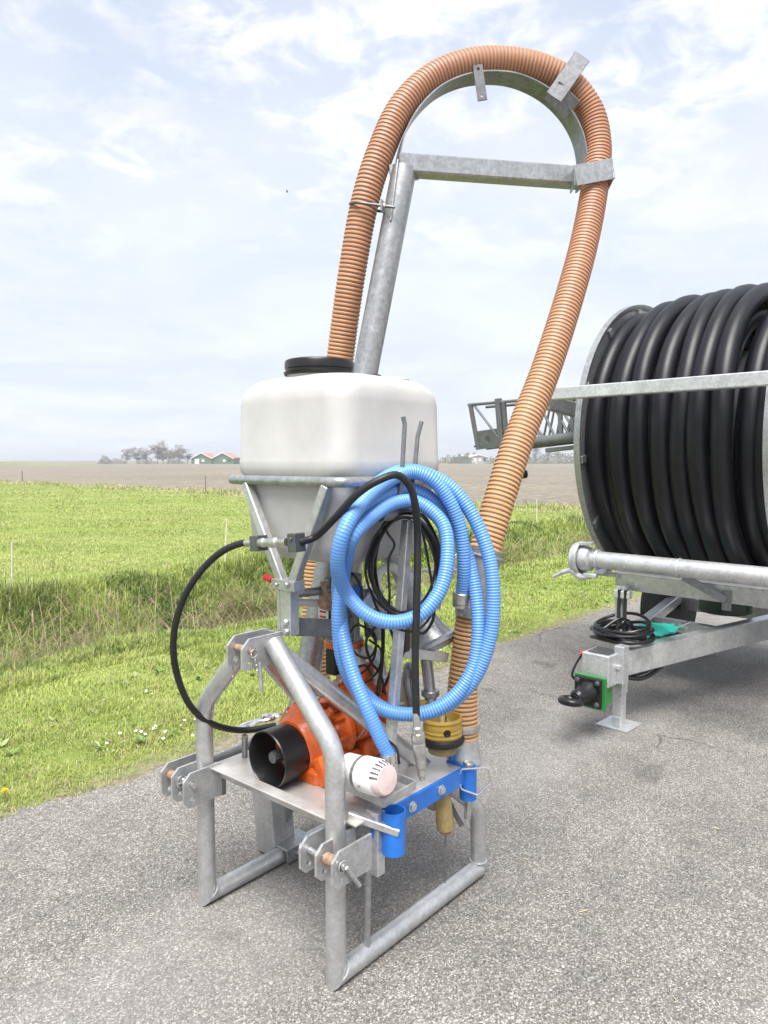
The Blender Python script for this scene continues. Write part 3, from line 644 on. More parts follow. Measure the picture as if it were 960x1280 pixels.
for i, (px, lb) in enumerate([(.205, 'bare tree poking out of the skyline hedge, the one nearer the hose'), (.222, 'bare tree poking out of the skyline hedge below the lattice boom'), (.236, 'slim bare tree rising from the tall hedge bush')]):
    far_tree('bare_tree', lb, (px * 330, 330, 0), 7.2 - i * .6, 4.5, .15, 'bare trees in the skyline hedge', 80 + i)
# bird
bd = thing('bird', 'tiny dark bird flying below the clouds', 'bird', (-7.891,61.689,23.394))
mb = MB(); mb.lathe([(.005, -.11), (.035, -.05), (.04, .02), (.022, .08), (.004, .11)], (0, 0, 0), (1, .3, .1), 8); mb.build('body', BLACK, bd)
for s in (-1, 1):
    mb = MB(); mb.add([(0.04, 0, 0), (-.05, 0, 0), (-.05, s * .14, .10), (.02, s * .16, .12), (-.07, s * .28, .05), (.04, 0, .008), (-.05, 0, .008), (-.05, s * .14, .108), (.02, s * .16, .128)], [(0, 1, 2, 3), (3, 2, 4), (5, 8, 7, 6), (0, 5, 6, 1)]); mb.build('wing', BLACK, bd, 0)

# ================================================================== pump implement (local axes: x = rearwards, y = across, z = up)
UL = .65; UC = .325
PM = thing('pump_implement', 'galvanised tractor-mounted pump frame with white tank, orange pump and hose boom', 'pump', (-.146, 2.14, 0), rad(49.5))
def P_(name, mb, m, parent=PM, smooth=35, label=None): return mb.build(name, m, parent, smooth, label)
def one(name, m, fn, *a, parent=PM, label=None, **k):
    mb = MB(); getattr(mb, fn)(*a, **k); return mb.build(name, m, parent, 35, label)
TR = .031
mit0 = ((0, 0, .0), (1, 0, 1))
for y_ in (0, UL):
    s = 1 if y_ == 0 else -1
    mb = MB(); mb.tube([(0, y_, TR), (.785, y_, TR)], TR, 24, cut0=((0, y_, TR), (1, 0, -1)))
    mb.torus((.012, y_, .045), (1, 0, -.9), TR * 1.12, .0035, 22, 6); P_('skid_tube', mb, GALVF)
    mb = MB(); mb.tube(fillet([(0, y_, TR), (0, y_, .735), (0, y_ + s * .275, 1.02)], .14, 12), TR, 24, cut0=((0, y_, TR), (1, 0, -1))); P_('arch_tube', mb, GALVF)
    mb = MB(); mb.tube(fillet([(.02, UC - s * .06, .985), (.775, y_, .275), (.785, y_, .04)], .13, 12), TR * .93, 22); mb.torus((.785, y_, .062), (0, 0, 1), TR, .004, 20, 6); P_('brace_tube', mb, GALVF)
# top hitch
clevP = [(-.115, -.045), (-.09, -.05), (.05, -.05), (.05, .048), (-.085, .048), (-.115, .02)]
for y_ in (.29, .362): one('top_clevis_plate', GALVF, 'plate', [(x, z + .995) for x, z in clevP], (0, y_, 0), (1, 0, 0), (0, 0, 1), .009, holes=[(-.08, 1.005, .013), (-.085, .968, .009)])
mb = MB(); mb.box((.045, .326, .995), (.01, .064, .09)); P_('clevis_back_plate', mb, GALV)
mb = MB(); mb.tube([(-.08, .278, 1.005), (-.08, .374, 1.005)], .0115, 16); P_('hitch_pin', mb, RUST)
mb = MB(); mb.torus((-.08, .272, 1.0), (0, 1, .1), .013, .003, 18, 6); mb.tube([(-.08, .272, .988), (-.075, .272, .97)], .003, 6); P_('lynch_pin', mb, CHROME)
def chain(p, q, n_, r=.0042, th=.0011, sag=0.):
    mb = MB(); p = V3(p); q = V3(q)
    for i in range(n_):
        f = (i + .5) / n_; c = p + (q - p) * f - V3((0, 0, sag * 4 * f * (1 - f))); d = unit(q - p); a = unit(np.cross(d, (1, .3, 0) if i % 2 else (-.3, 1, 0)))
        mb.torus(c, a, r, th, 12, 5, sx=1.5, sy=.8, xdir=d)
    return mb
P_('retaining_chain', chain((-.077, .27, .985), (-.062, .275, .925), 7), CHROME)
P_('retaining_chain', chain((-.092, .366, .965), (-.085, .37, .90), 8), STEEL)
mb = MB(); mb.tube([(-.055, .276, .965), (-.05, .274, .872)], .0065, 12); P_('link_rod', mb, GALVB)
# lower hitch, both sides
def lower(y0, ys, z0, z1, v0, v1):
    for yy in ys:
        h = z1 - z0; pl = [(v0, z0 + .02), (v0 + .02, z0), (v1, z0), (v1, z1), (v0 + .028, z1), (v0, z1 - .025)]
        one('hitch_plate', GALVB if yy == ys[0] else GALVF, 'plate', pl, (0, yy, 0), (1, 0, 0), (0, 0, 1), .009, holes=[(v0 + .035, z1 - .042, .012), (v0 + .032, z0 + .026, .009)])
lower(0, (-.078, -.012, .055), .37, .478, -.095, .072)
lower(UL, (.605, .675, .74), .405, .525, -.122, .035)
mb = MB(); mb.tube([(-.06, -.095, .436), (-.06, .085, .436)], .011, 16); P_('hitch_pin', mb, CHROME)
mb = MB(); mb.pipe((-.06, -.066, .436), (-.06, -.022, .436), .018, .0105, 18); P_('pin_bush', mb, RUST)
mb = MB(); mb.torus((-.06, .075, .432), (0, 1, .2), .018, .0032, 20, 6); mb.tube([(-.06, .074, .45), (-.058, .07, .405)], .003, 6); P_('lynch_pin', mb, STEEL)
mb = MB(); mb.torus((-.06, -.087, .434), (0, 1, 0), .016, .003, 18, 6); mb.lathe([(.007, -.006), (.007, .006)], (-.06, -.09, .436), (0, 1, 0), 12); P_('lynch_pin', mb, CHROME)
mb = MB(); mb.tube([(-.052, -.094, .43), (.0, -.098, .355)], .0065, 12); P_('pin_handle', mb, GALVB)
mb = MB(); mb.tube([(-.087, .59, .483), (-.087, .755, .483)], .011, 16); P_('hitch_pin', mb, CHROME)
mb = MB(); mb.pipe((-.087, .69, .483), (-.087, .733, .483), .0165, .0105, 18); P_('pin_bush', mb, RUST)
mb = MB(); mb.torus((-.087, .662, .478), (0, 1, .1), .021, .0035, 20, 6); mb.tube([(-.107, .66, .477), (-.06, .655, .47)], .004, 6); P_('lynch_pin', mb, CHROME)
mb = MB(); mb.box((.045, .655, .43), (.02, .11, .06)); P_('hitch_spacer', mb, GALVD)
# near-side post, strut and short bar
mb = MB(); mb.box((.12, -.055, .425), (.035, .05, .2)); P_('post_stub', mb, GALVB)
mb = MB(); mb.beam((.115, -.03, .33), (.135, -.005, .055), .018, .02); P_('strut', mb, GALV)
mb = MB(); mb.beam((.052,.000,.519), (.144,-.130,.469), .022, .024); P_('square_bar', mb, GALVF)
# deck
mb = MB(); mb.box((.335, .30, .503), (.60, .70, .008), bev=.002); P_('deck', mb, DECK)
mb = MB(); mb.box((.032, .33, .492), (.006, .6, .045)); mb.box((.012, .33, .516), (.046, .6, .006)); P_('deck_edge_angle', mb, DECK)
mb = MB(); mb.box((.62, .30, .48), (.04, .70, .036)); P_('deck_rear_rail', mb, GALV)
mb = MB(); mb.beam((.03, UL - .012, .485), (.73, UL - .012, .485), .04, .02); P_('deck_side_rail', mb, GALV)
mb = MB(); mb.tube([(.04, UL + .02, .50), (.33, UL + .05, .50)], .02, 14); P_('hose_stub', mb, GALVD)
# boom socket outside the far skid
BB = V3((.385, .735, .0)); BT = V3((.905, .470, 2.80)); BD = unit(BT - BB)
mb = MB(); mb.box((.385, .728, .155), (.115, .115, .29), (1, .0, .1), None, .006); mb.box((.385, .669, .16), (.018, .004, .27)); P_('boom_socket', mb, GALVF)
mb = MB(); mb.box((.42, .655, .062), (.15, .10, .010)); mb.box((.42, .606, .04), (.15, .008, .055)); P_('socket_bracket', mb, GALV)
mb = MB(); mb.bolt((.40, .602, .04), (0, -1, 0), .012); P_('bracket_bolt', mb, STEEL)
mb = MB(); mb.tube([BB + BD * .03, BT], .052, 28); P_('boom_column', mb, GALV)
mb = MB(); mb.tube([BB + BD * 1.31, BB + BD * 1.45], .058, 28); mb.bolt(BB + BD * 1.39 + V3((-.05, -.028, 0)), (-.88, -.45, 0), .011); P_('column_collar', mb, GALVB)
# arch of the boom
ARC = [(.903,.492,2.711), (.903,.505,2.828), (.934,.496,2.948), (.993,.471,3.057), (1.071,.420,3.151), (1.161,.352,3.209), (1.252,.279,3.233), (1.341,.205,3.229), (1.444,.126,3.186), (1.507,.058,3.104), (1.548,.016,3.007), (1.555,-.005,2.892), (1.545,-.005,2.787)]
arc = [V3(p) for p in spline(ARC, 6)]
pl_n = unit(np.cross(arc[len(arc) // 2] - arc[0], arc[-1] - arc[0])); pl_n = pl_n if pl_n[0] < 0 else -pl_n       # normal of the boom plane, towards the hitch
R = []; ctr = (arc[6] + arc[-7]) / 2
for i, p in enumerate(arc):
    tg = unit(arc[min(i + 1, len(arc) - 1)] - arc[max(i - 1, 0)]); nr = unit(np.cross(tg, pl_n)); nr = nr if nr @ (p - ctr) > 0 else -nr
    R.append([p + pl_n * .05 - nr * .003, p - pl_n * .05 - nr * .003, p - pl_n * .05 + nr * .003, p + pl_n * .05 + nr * .003])
mb = MB(); mb.rings(R); P_('arch_band', mb, GALVD)
a0, a1 = V3((.879,.485,2.812)), V3((1.523,-.022,2.817))
mb = MB(); mb.beam(a0, a1, .08, .075, bev=.006); P_('boom_cross_bar', mb, GALV)
mb = MB(); mb.beam((.911,.472,2.754), (.908,.483,2.824), .12, .01, up=pl_n); mb.beam((.846,.496,2.563), (.887,.491,2.816), .10, .008, up=(-.65, .76, 0)); P_('column_head_plate', mb, GALV)
c0 = V3((1.399,-.049,2.799)); c1 = V3((1.505,-.170,2.822))
mb = MB(); mb.beam(c0 + V3((0, 0, -.012)), c1 + V3((0, 0, -.005)), .006, .085, bev=.002); mb.beam(c0 + V3((.0, 0, -.01)), c0 + V3((.08, .06, -.01)), .006, .08); mb.beam(c1 + V3((0, 0, -.005)), c1 + V3((.1, .08, -.03)), .006, .085); P_('hose_strap', mb, GALV)
mb = MB(); mb.beam((1.395,.054,3.132), (1.484,-.031,3.308), .075, .008, up=(-.75, -.35, -.25)); mb.beam((1.411,.071,3.176), (1.493,.014,3.102), .09, .008, up=(-.5, -.4, -.7)); P_('hose_guide_plate', mb, GALVD)
mb = MB(); pa, pb = V3((1.150,.277,3.244)), V3((1.155,.254,3.095)); dd = unit(pb - pa); mb.plate([(0, -.02), (.15, -.02), (.15, .02), (0, .02)], pa, dd, np.cross(dd, (-.72, -.65, -.2)), .006, holes=[(.018, 0, .007), (.132, 0, .006)]); P_('hose_lug', mb, DARKM)
# orange suction hose over the boom
HR = .0575
PAT = [(0, 1., 0), (.12, 1.03, 0), (.46, 1.03, 0), (.60, 1.0, 1), (.68, .97, 1), (.92, .97, 1)]
HP = [(.666,.742,.472), (.684,.788,.814), (.726,.808,1.161), (.770,.779,1.652), (.791,.734,2.031), (.786,.656,2.390), (.811,.597,2.695), (.865,.556,2.894), (.942,.516,3.069), (1.056,.444,3.208), (1.176,.342,3.280), (1.303,.243,3.306), (1.420,.135,3.289), (1.519,.044,3.231), (1.590,-.021,3.119), (1.593,-.056,2.975), (1.539,-.074,2.793), (1.411,-.092,2.518), (1.255,-.096,2.230), (1.088,-.087,1.934), (.943,-.067,1.691), (.827,-.050,1.451), (.756,-.034,1.262)]
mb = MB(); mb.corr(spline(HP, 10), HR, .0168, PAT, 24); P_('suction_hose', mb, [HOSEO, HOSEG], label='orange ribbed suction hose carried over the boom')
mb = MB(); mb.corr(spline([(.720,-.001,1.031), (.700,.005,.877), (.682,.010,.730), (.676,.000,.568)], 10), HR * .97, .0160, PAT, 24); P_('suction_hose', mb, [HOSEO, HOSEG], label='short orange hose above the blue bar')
mb = MB(); p0, p1 = V3((.752,-.044,1.275)), V3((.709,-.005,1.027)); mb.pipe(p0, p1, HR * 1.06, HR * .8, 24); ax_ = unit(p1 - p0)
for f in (.1, .9): mb.torus(p0 + (p1 - p0) * f, ax_, HR * 1.08, .006, 24, 8)
mb.box(p0 + (p1 - p0) * .88 + V3((-.045, -.02, 0)), (.03, .025, .05), ax=ax_); P_('hose_joint_pipe', mb, GALV)
mb = MB(); mb.torus(V3((.614,-.008,1.245)), (-.7, -.3, .2), .026, .004, 18, 6, sx=.7, sy=1.5, xdir=(0, .3, 1)); P_('cam_ring', mb, CHROME)
pe = V3((.676,-.003,.547)); 
mb = MB(); mb.lathe([(.05, .04), (.054, .03), (.052, 0), (.062, -.03), (.068, -.055), (.06, -.075), (.045, -.08)], pe, (0, 0, 1), 26); P_('hose_end_fitting', mb, GALVB)
mb = MB(); mb.lathe([(HR * 1.08, -.012), (HR * 1.1, -.01), (HR * 1.1, .01), (HR * 1.08, .012)], V3((.678,.003,.621)), (0, 0, 1), 26); P_('hose_clamp', mb, STEEL)
# U-bolt round the hose
uc = V3((.799,.591,2.648)); ux = unit(V3((.846,.487,2.625)) - V3((.774,.622,2.655))); uy = unit(V3((-.65, -.4, -.1)))
pth = [uc + ux * .135 + uy * .065] + [uc + ux * (.0 + .066 * math.cos(a)) * 1. + uy * .066 * math.sin(a) for a in np.linspace(math.pi / 2, math.pi * 1.5, 12)] + [uc + ux * .135 - uy * .066]
mb = MB(); mb.tube(pth, .006, 8); P_('u_bolt', mb, DARKM)
mb = MB(); mb.beam(uc + ux * .082 + uy * .085, uc + ux * .082 - uy * .09, .008, .045); mb.bolt(uc + ux * .088 + uy * .065, ux, .011); P_('u_bolt_plate', mb, GALV)

# tank and its cradle
TX, TY_, TW, TD = .368, .328, .545, .55
def loft(lv, n=7):
    return [[(TX + x, TY_ + y, z) for x, y in rrect(d_, w_, r_, n)] for z, d_, w_, r_ in lv]
mb = MB()
lv = [(1.262, TD * .70, TW * .70, .09), (1.267, TD * .79, TW * .79, .10), (1.285, TD * .865, TW * .86, .10), (1.33, TD * .905, TW * .90, .09), (1.50, TD * .945, TW * .94, .085), (1.535, TD * .955, TW * .95, .085), (1.548, TD * .97, TW * .97, .085), (1.556, TD * .99, TW * .99, .08), (1.575, TD * 1.0, TW * 1.0, .08),
      (1.60, TD * 1.0, TW * 1.0, .08), (1.606, TD * .992, TW * .992, .08), (1.79, TD * .985, TW * .985, .085), (1.825, TD * .97, TW * .97, .09), (1.852, TD * .92, TW * .92, .10), (1.87, TD * .84, TW * .84, .11), (1.882, TD * .70, TW * .70, .12), (1.892, TD * .5, TW * .5, .12)]
mb.rings(loft(lv)); tank = P_('tank', mb, TANKM, smooth=50)
lc = V3((.275, .335, 1.832))
mb = MB(); mb.lathe([(.118, 0), (.114, .03), (.112, .07)], lc, (0, 0, 1), 40); P_('neck', mb, TANKM, tank)
mb = MB(); mb.lathe([(.108, .055), (.121, .057), (.124, .066), (.117, .069), (.117, .076), (.120, .078), (.120, .100), (.117, .106), (.11, .109), (.08, .112), (.03, .113)], lc, (0, 0, 1), 44); P_('lid', mb, BLACK, tank)
mb = MB(); mb.lathe([(.02, 0), (.02, .02), (.012, .024)], (.46, .24, 1.88), (0, 0, 1), 16); P_('breather', mb, BLACK, tank)
mb = MB(); mb.lathe([(.05, 0), (.05, .012), (.045, .016)], (.52, .20, 1.876), (0, 0, 1), 24); P_('top_boss', mb, TANKM, tank)
RH = 1.532; hx, hy = TD * .515, TW * .51
mb = MB(); mb.tube(fillet([(TX - hx, TY_ - hy + .05, RH), (TX - hx, TY_ + hy, RH), (TX + hx, TY_ + hy, RH), (TX + hx, TY_ - hy, RH), (TX - hx, TY_ - hy, RH), (TX - hx, TY_ - hy + .06, RH)], .045, 6), .0165, 16); P_('tank_ring', mb, GALV)
MT = V3((.075, .285, 1.19))
for q in ((.085, .505, 1.52), (.085, .112, 1.52)):
    mb = MB(); q2 = MT + V3((0, .025 if q[1] > .3 else -.025, .01)); mb.beam(q2, q, .032, .03, up=(1, 0, 0)); P_('tank_stay', mb, GALVF)
for q in ((.645, .57, 1.52), (.645, .45, 1.52)):
    mb = MB(); mb.beam((.60, .56, .50), q, .03, .03, up=(1, 0, 0)); P_('tank_stay', mb, GALVF)
mb = MB(); mb.box((.075, .285, 1.195), (.05, .11, .035)); mb.bolt((.048, .26, 1.2), (-1, 0, 0), .008); mb.bolt((.048, .31, 1.195), (-1, 0, 0), .006); P_('stay_head', mb, GALVF)
mb = MB(); mb.box((.075, .278, 1.105), (.04, .05, .15)); mb.box((.07, .312, 1.11), (.03, .012, .14)); mb.bolt((.053, .272, 1.075), (-1, 0, 0), .01); mb.bolt((.053, .268, 1.045), (-1, 0, 0), .01); P_('mast_post', mb, GALVF)
mb = MB(); mb.tube([(.06, .345, 1.205), (.055, .375, 1.212)], .011, 12); P_('red_cap', mb, RED)
mb = MB(); mb.beam((.122,.314,1.043), (.344,.281,1.001), .01, .062); P_('cross_strap', mb, GALVD)
mb = MB(); mb.tube([(.155,.333,1.147), (.320,.325,1.140)], .0145, 14); mb.torus(V3((.268,.324,1.144)), (1, -.2, 0), .0155, .005, 16, 6); P_('vent_pipe', mb, GALVD)
mb = MB(); mb.tube([(.160,.355,1.116), (.322,.347,1.085)], .014, 14); P_('clear_hose', mb, WHITE)
mb = MB(); mb.lathe([(.018, -.02), (.022, -.01), (.022, .01), (.012, .016), (.012, .04)], (.294,.319,1.093), (.2, -.3, 1), 14); P_('hose_tap', mb, RUST)
# pulley block behind the straps
mb = MB(); mb.beam((.387,.403,1.166), (.389,.436,.927), .03, .03); P_('pump_post', mb, GALVD)
# hydraulic coupler on the stays
cl0, cl1 = V3((-.000,.361,1.331)), V3((.000,.149,1.349)); ca = unit(cl1 - cl0)
mb = MB(); mb.box(cl0 + ca * .022, (.04, .045, .05), ca); P_('coupler_block', mb, DARKM); mb = MB(); mb.box(cl1 - ca * .012, (.035, .045, .058), ca); mb.bolt(cl1 - ca * .012 + V3((-.022, 0, .012)), (-1, 0, 0), .006); cb = P_('coupler_block', mb, DARKM)
mb = MB(); mb.lathe([(.010, -.03), (.010, .04), (.015, .045), (.015, .065), (.012, .068), (.012, .085), (.017, .09), (.017, .125), (.013, .13), (.013, .17)], cl0 + V3((-.012, 0, .002)), ca, 18); P_('coupler_sleeve', mb, STEEL, cb)

# orange pump
PA = V3((.032, .352, .60)); AX = V3((1, -.02, .012)); AX = unit(AX)
def pp(f, y=0, z=0): return PA + AX * f + V3((0, y, z))
mb = MB(); x_ = [(.094, .0), (.097, .004), (.096, .085), (.088, .118), (.074, .122)]; xi = [(.07, .12), (.082, .112), (.0895, .08), (.0905, .006)]
mb.lathe([*x_, *xi, (.094, .0)], pp(0), AX, 40, caps=False); gd = P_('drive_guard', mb, BLACK)
mb = MB(); mb.lathe([(.019, .025), (.019, .10), (.035, .105), (.05, .115)], pp(0), AX, 14); 
for i in range(6):
    a = i * math.pi / 3; mb.beam(pp(.03) + V3((0, math.cos(a) * .018, math.sin(a) * .018)), pp(.1) + V3((0, math.cos(a) * .018, math.sin(a) * .018)), .006, .006, bev=.001)
P_('drive_shaft', mb, DARKM, gd)
mb = MB(); mb.lathe([(.03, .108), (.085, .11), (.092, .118), (.10, .13), (.12, .15), (.130, .165), (.132, .20), (.125, .215), (.10, .225), (.088, .235), (.088, .30), (.10, .31), (.10, .33), (.088, .34)], pp(0, 0, .015), AX, 44)
for i in range(8):
    a = i * math.pi / 4 + .2; c_ = pp(.155, math.cos(a) * .112, math.sin(a) * .112 + .015); mb.lathe([(.017, -.02), (.017, .0), (.014, .006)], c_, -AX, 12)
mb.box(pp(.155, -.045, -.075), (.09, .16, .06), bev=.012); mb.beam(pp(.155, -.11, .0), pp(.155, -.155, -.095), .08, .05, bev=.01); mb.beam(pp(.155, .10, .0), pp(.155, .125, -.095), .08, .05, bev=.01)
body = P_('pump_housing', mb, ORANGE, smooth=40)
for i in range(8):
    a = i * math.pi / 4 + .2; mb = MB(); mb.bolt(pp(.149, math.cos(a) * .112, math.sin(a) * .112 + .015), -AX, .009); P_('housing_bolt', mb, STEEL if i % 3 else ORANGE, body)
mb = MB(); pr = [(.088, .34), (.105, .345), (.118, .355), (.12, .40), (.105, .41), (.095, .45), (.115, .46), (.12, .475), (.12, .50), (.105, .515), (.05, .53), (.02, .53)]
mb.lathe(pr, pp(0, -.03, .085), AX, 40); mb.box(pp(.42, -.03, .20), (.10, .11, .10), bev=.018); mb.lathe([(.03, 0), (.05, .005), (.05, .04), (.03, .05), (.03, .09), (.02, .1)], pp(.30, .0, .09), (0, .1, 1), 20); mb.box(pp(.43, -.03, -.06), (.12, .16, .08), bev=.012)
mb.beam(pp(.36, -.03, .14), pp(.36, -.03, .23), .05, .05, bev=.01)
rear = P_('pump_rear_housing', mb, ORANGE, smooth=40)
for i in range(6):
    a = i * math.pi / 3; mb = MB(); mb.bolt(pp(.343, -.03 + math.cos(a) * .105, .085 + math.sin(a) * .105), -AX, .009); P_('housing_bolt', mb, ORANGE, rear)
mb = MB(); mb.torus(pp(.335, -.03, .085), AX, .108, .004, 30, 6); P_('clamp_ring', mb, STEEL, rear)
mb = MB(); mb.box(pp(.30, .01, -.07), (.14, .20, .04), bev=.01); P_('pump_base', mb, ORANGE, body)
for i in range(9):
    a = i * math.pi * 2 / 9 + .3; mb = MB(); mb.beam(pp(.238, math.cos(a) * .094, .015 + math.sin(a) * .094), pp(.298, math.cos(a) * .094, .015 + math.sin(a) * .094), .012, .02, up=(0, math.cos(a), math.sin(a))); P_('casting_rib', mb, ORANGE, body)
for i in range(10):
    a = i * math.pi * 2 / 10; mb = MB(); mb.beam(pp(.412, -.03 + math.cos(a) * .102, .085 + math.sin(a) * .102), pp(.458, -.03 + math.cos(a) * .102, .085 + math.sin(a) * .102), .014, .022, up=(0, math.cos(a), math.sin(a))); P_('casting_rib', mb, ORANGE, rear)
for dy, dz in ((-.075, .06), (-.055, .105), (.0, .135), (.055, .115)):
    mb = MB(); mb.lathe([(.019, 0), (.019, .018), (.013, .024), (.013, .034)], pp(.205, dy * 1.25, dz * 1.02), (.1, dy, dz), 6); P_('casting_plug', mb, ORANGE, body)
mb = MB(); mb.tube(spline([pp(.19, -.03, .14), pp(.21, -.05, .19), pp(.28, -.06, .21), pp(.35, -.05, .21)], 6), .008, 10); P_('grease_pipe', mb, STEEL, body)
top = V3((.409,.352,.928))
mb = MB(); mb.lathe([(.02, -.012), (.072, -.012), (.075, -.006), (.075, .008), (.07, .012), (.02, .012)], top, (0, 0, 1), 32); P_('outlet_flange', mb, ORANGE)
mb = MB(); mb.lathe([(.03, .012), (.07, .013), (.07, .022), (.045, .03), (.042, .10), (.05, .105), (.05, .12), (.04, .125)], top, (0, 0, 1), 26); mb.box(top + V3((-.01, 0, .065)), (.06, .06, .06), bev=.008); P_('outlet_valve', mb, GALVD)
mb = MB(); mb.box(top + V3((-.01, .03, -.07)), (.07, .05, .10), bev=.006); P_('black_spacer', mb, BLACK)
mb = MB(); mb.tube([top + V3((0, -.02, -.01)), pp(.42, -.03, .2)], .045, 24); P_('outlet_pipe', mb, WHITE)
# shackles lying on the deck beside the pump
mb = MB(); q = V3((.213,.661,.600)); 
for i, (dx, dy) in enumerate(((0, 0), (.035, -.035), (.075, -.05))):
    mb.torus(q + V3((dx, dy, .012 * i)), (.25 * i - .2, .3, 1), .03, .0075, 18, 8, sx=1.5, sy=.75, xdir=(.5, -.8, .1))
mb.beam(q + V3((.02, -.07, -.01)), q + V3((.10, -.12, -.005)), .04, .02); mb.tube([q + V3((.06, -.06, -.01)), q + V3((.07, -.06, -.1))], .012, 10); P_('lever_shackle', mb, CHROME)
mb = MB(); mb.tube([(.123,.578,.600), (.148,.611,.500)], .011, 12); P_('deck_peg', mb, GALVD)
# discharge elbow, bell and filter behind the coil
mb = MB(); mb.tube(spline([(.482,.392,.947), (.485,.406,1.114), (.503,.397,1.221), (.548,.365,1.271), (.599,.320,1.261), (.632,.275,1.199), (.645,.234,1.109), (.654,.198,1.023)], 8), .040, 22); mb.torus((.484,.398,1.023), (0, .1, 1), .043, .008, 22, 8); P_('discharge_elbow', mb, GALVB)
b0 = V3((.651,.204,1.032)); b1 = V3((.674,.129,.886)); bd_ = unit(b1 - b0); bl = np.linalg.norm(b1 - b0)
mb = MB(); mb.lathe([(.043, -.03), (.05, 0), (.062, bl * .3), (.075, bl * .6), (.088, bl * .75), (.105, bl * .8), (.107, bl * .88), (.098, bl * .9), (.088, bl), (.08, bl), (.075, bl * .8), (.04, bl * .5)], b0, bd_, 32); P_('spray_bell', mb, GALV)
f0 = V3((.545,.322,.704)); f1 = V3((.621,.206,.732)); fd = unit(f1 - f0)
mb = MB(); fl = np.linalg.norm(f1 - f0); mb.lathe([(.03, -.03), (.07, -.02), (.076, 0), (.076, fl * .45), (.068, fl * .5), (.068, fl * .95), (.055, fl)], f0, fd, 30); fb = P_('filter_body', mb, BEIGE)
mb = MB(); mb.torus(f1 + fd * .005, fd, .088, .014, 32, 10, sx=1, sy=1); P_('filter_ring', mb, GALVD, fb)
mb = MB(); mb.box(f0 + fd * fl * .75 + V3((-.055, -.03, -.03)), (.05, .002, .022), fd, (-.3, -.2, 1)); P_('filter_label', mb, WHITE, fb)
mb = MB(); mb.tube([(.635,.141,.852), (.629,.117,.720), (.612,.096,.623)], .022, 18); mb.lathe([(.03, -.012), (.034, -.008), (.034, .008), (.03, .012)], (.630,.118,.732), (0, 0, 1), 18); mb.beam((.596,.123,.842), (.597,.112,.754), .006, .02); P_('drain_pipe', mb, GALV)
mb = MB(); mb.lathe([(.012, 0), (.022, .006), (.022, .022), (.01, .026)], V3((.582,.123,.689)), (0, 0, 1), 16); P_('yellow_cap', mb, YELLOW)
mb = MB(); mb.tube([(.492,.287,.946), (.496,.302,1.125)], .028, 20); mb.lathe([(.03, -.01), (.036, -.006), (.036, .006), (.03, .01)], (.495,.301,1.110), (0, 0, 1), 20); mb.box(V3((.480,.257,1.102)), (.05, .04, .05), bev=.006); P_('gate_valve', mb, GALV)
mb = MB(); mb.box(V3((.409,.279,1.118)), (.03, .03, .06), bev=.004); P_('valve_label', mb, BLUE)

mb = MB(); mb.box(V3((.273,.314,1.110)), (.035, .035, .06), bev=.006); mb.lathe([(.012, 0), (.012, .03), (.016, .032), (.016, .04)], V3((.267,.308,1.135)), (0, 0, 1), 14); P_('pressure_regulator', mb, RUST)
mb = MB(); mb.box(V3((.294,.343,1.032)), (.004, .05, .09), bev=.001); P_('instruction_plate', mb, WHITE)
for i in range(4): mb = MB(); mb.box(V3((.294,.343,1.032)) + V3((-.003, -.0, .03 - .018 * i)), (.003, .03, .007), bev=.0005); P_('plate_mark', mb, RED)
mb = MB(); mb.lathe([(.03, 0), (.034, .004), (.034, .02), (.026, .026)], V3((.442,.238,1.090)), (-.8, -.5, .2), 22); P_('gauge', mb, CHROME)
mb = MB(); mb.tube(spline([(.482,.258,1.132), (.494,.249,1.190), (.520,.221,1.211), (.542,.193,1.187)], 6), .015, 14); P_('ribbed_vent_hose', mb, WHITE)
mb = MB(); mb.tube([(.397,.276,.951), (.401,.288,1.110)], .012, 12); mb.lathe([(.016, -.01), (.02, -.006), (.02, .006), (.016, .01)], (.400,.283,1.052), (0, 0, 1), 12); P_('riser_pipe', mb, GALVD)
mb = MB(); mb.tube([(.416,.193,.961), (.433,.189,1.109)], .014, 12); mb.lathe([(.018, -.012), (.024, -.006), (.024, .006), (.018, .012)], (.423,.191,1.023), (0, 0, 1), 6); P_('riser_pipe', mb, GALV)
mb = MB(); mb.beam((.215,.301,.790), (.496,.271,.691), .05, .008); P_('pump_strap', mb, GALVD)
mb = MB(); mb.tube([(.621,.087,1.058), (.611,.056,1.239)], .016, 14); mb.lathe([(.02, -.01), (.026, 0), (.02, .01)], (.614,.072,1.135), (0, 0, 1), 14); P_('breather_pipe', mb, GALVB)
mb = MB(); mb.box(V3((.346,.192,.775)), (.06, .05, .03), bev=.006); mb.bolt(V3((.325,.173,.790)), (-.7, -.6, .4), .011); P_('terminal_lug', mb, STEEL)

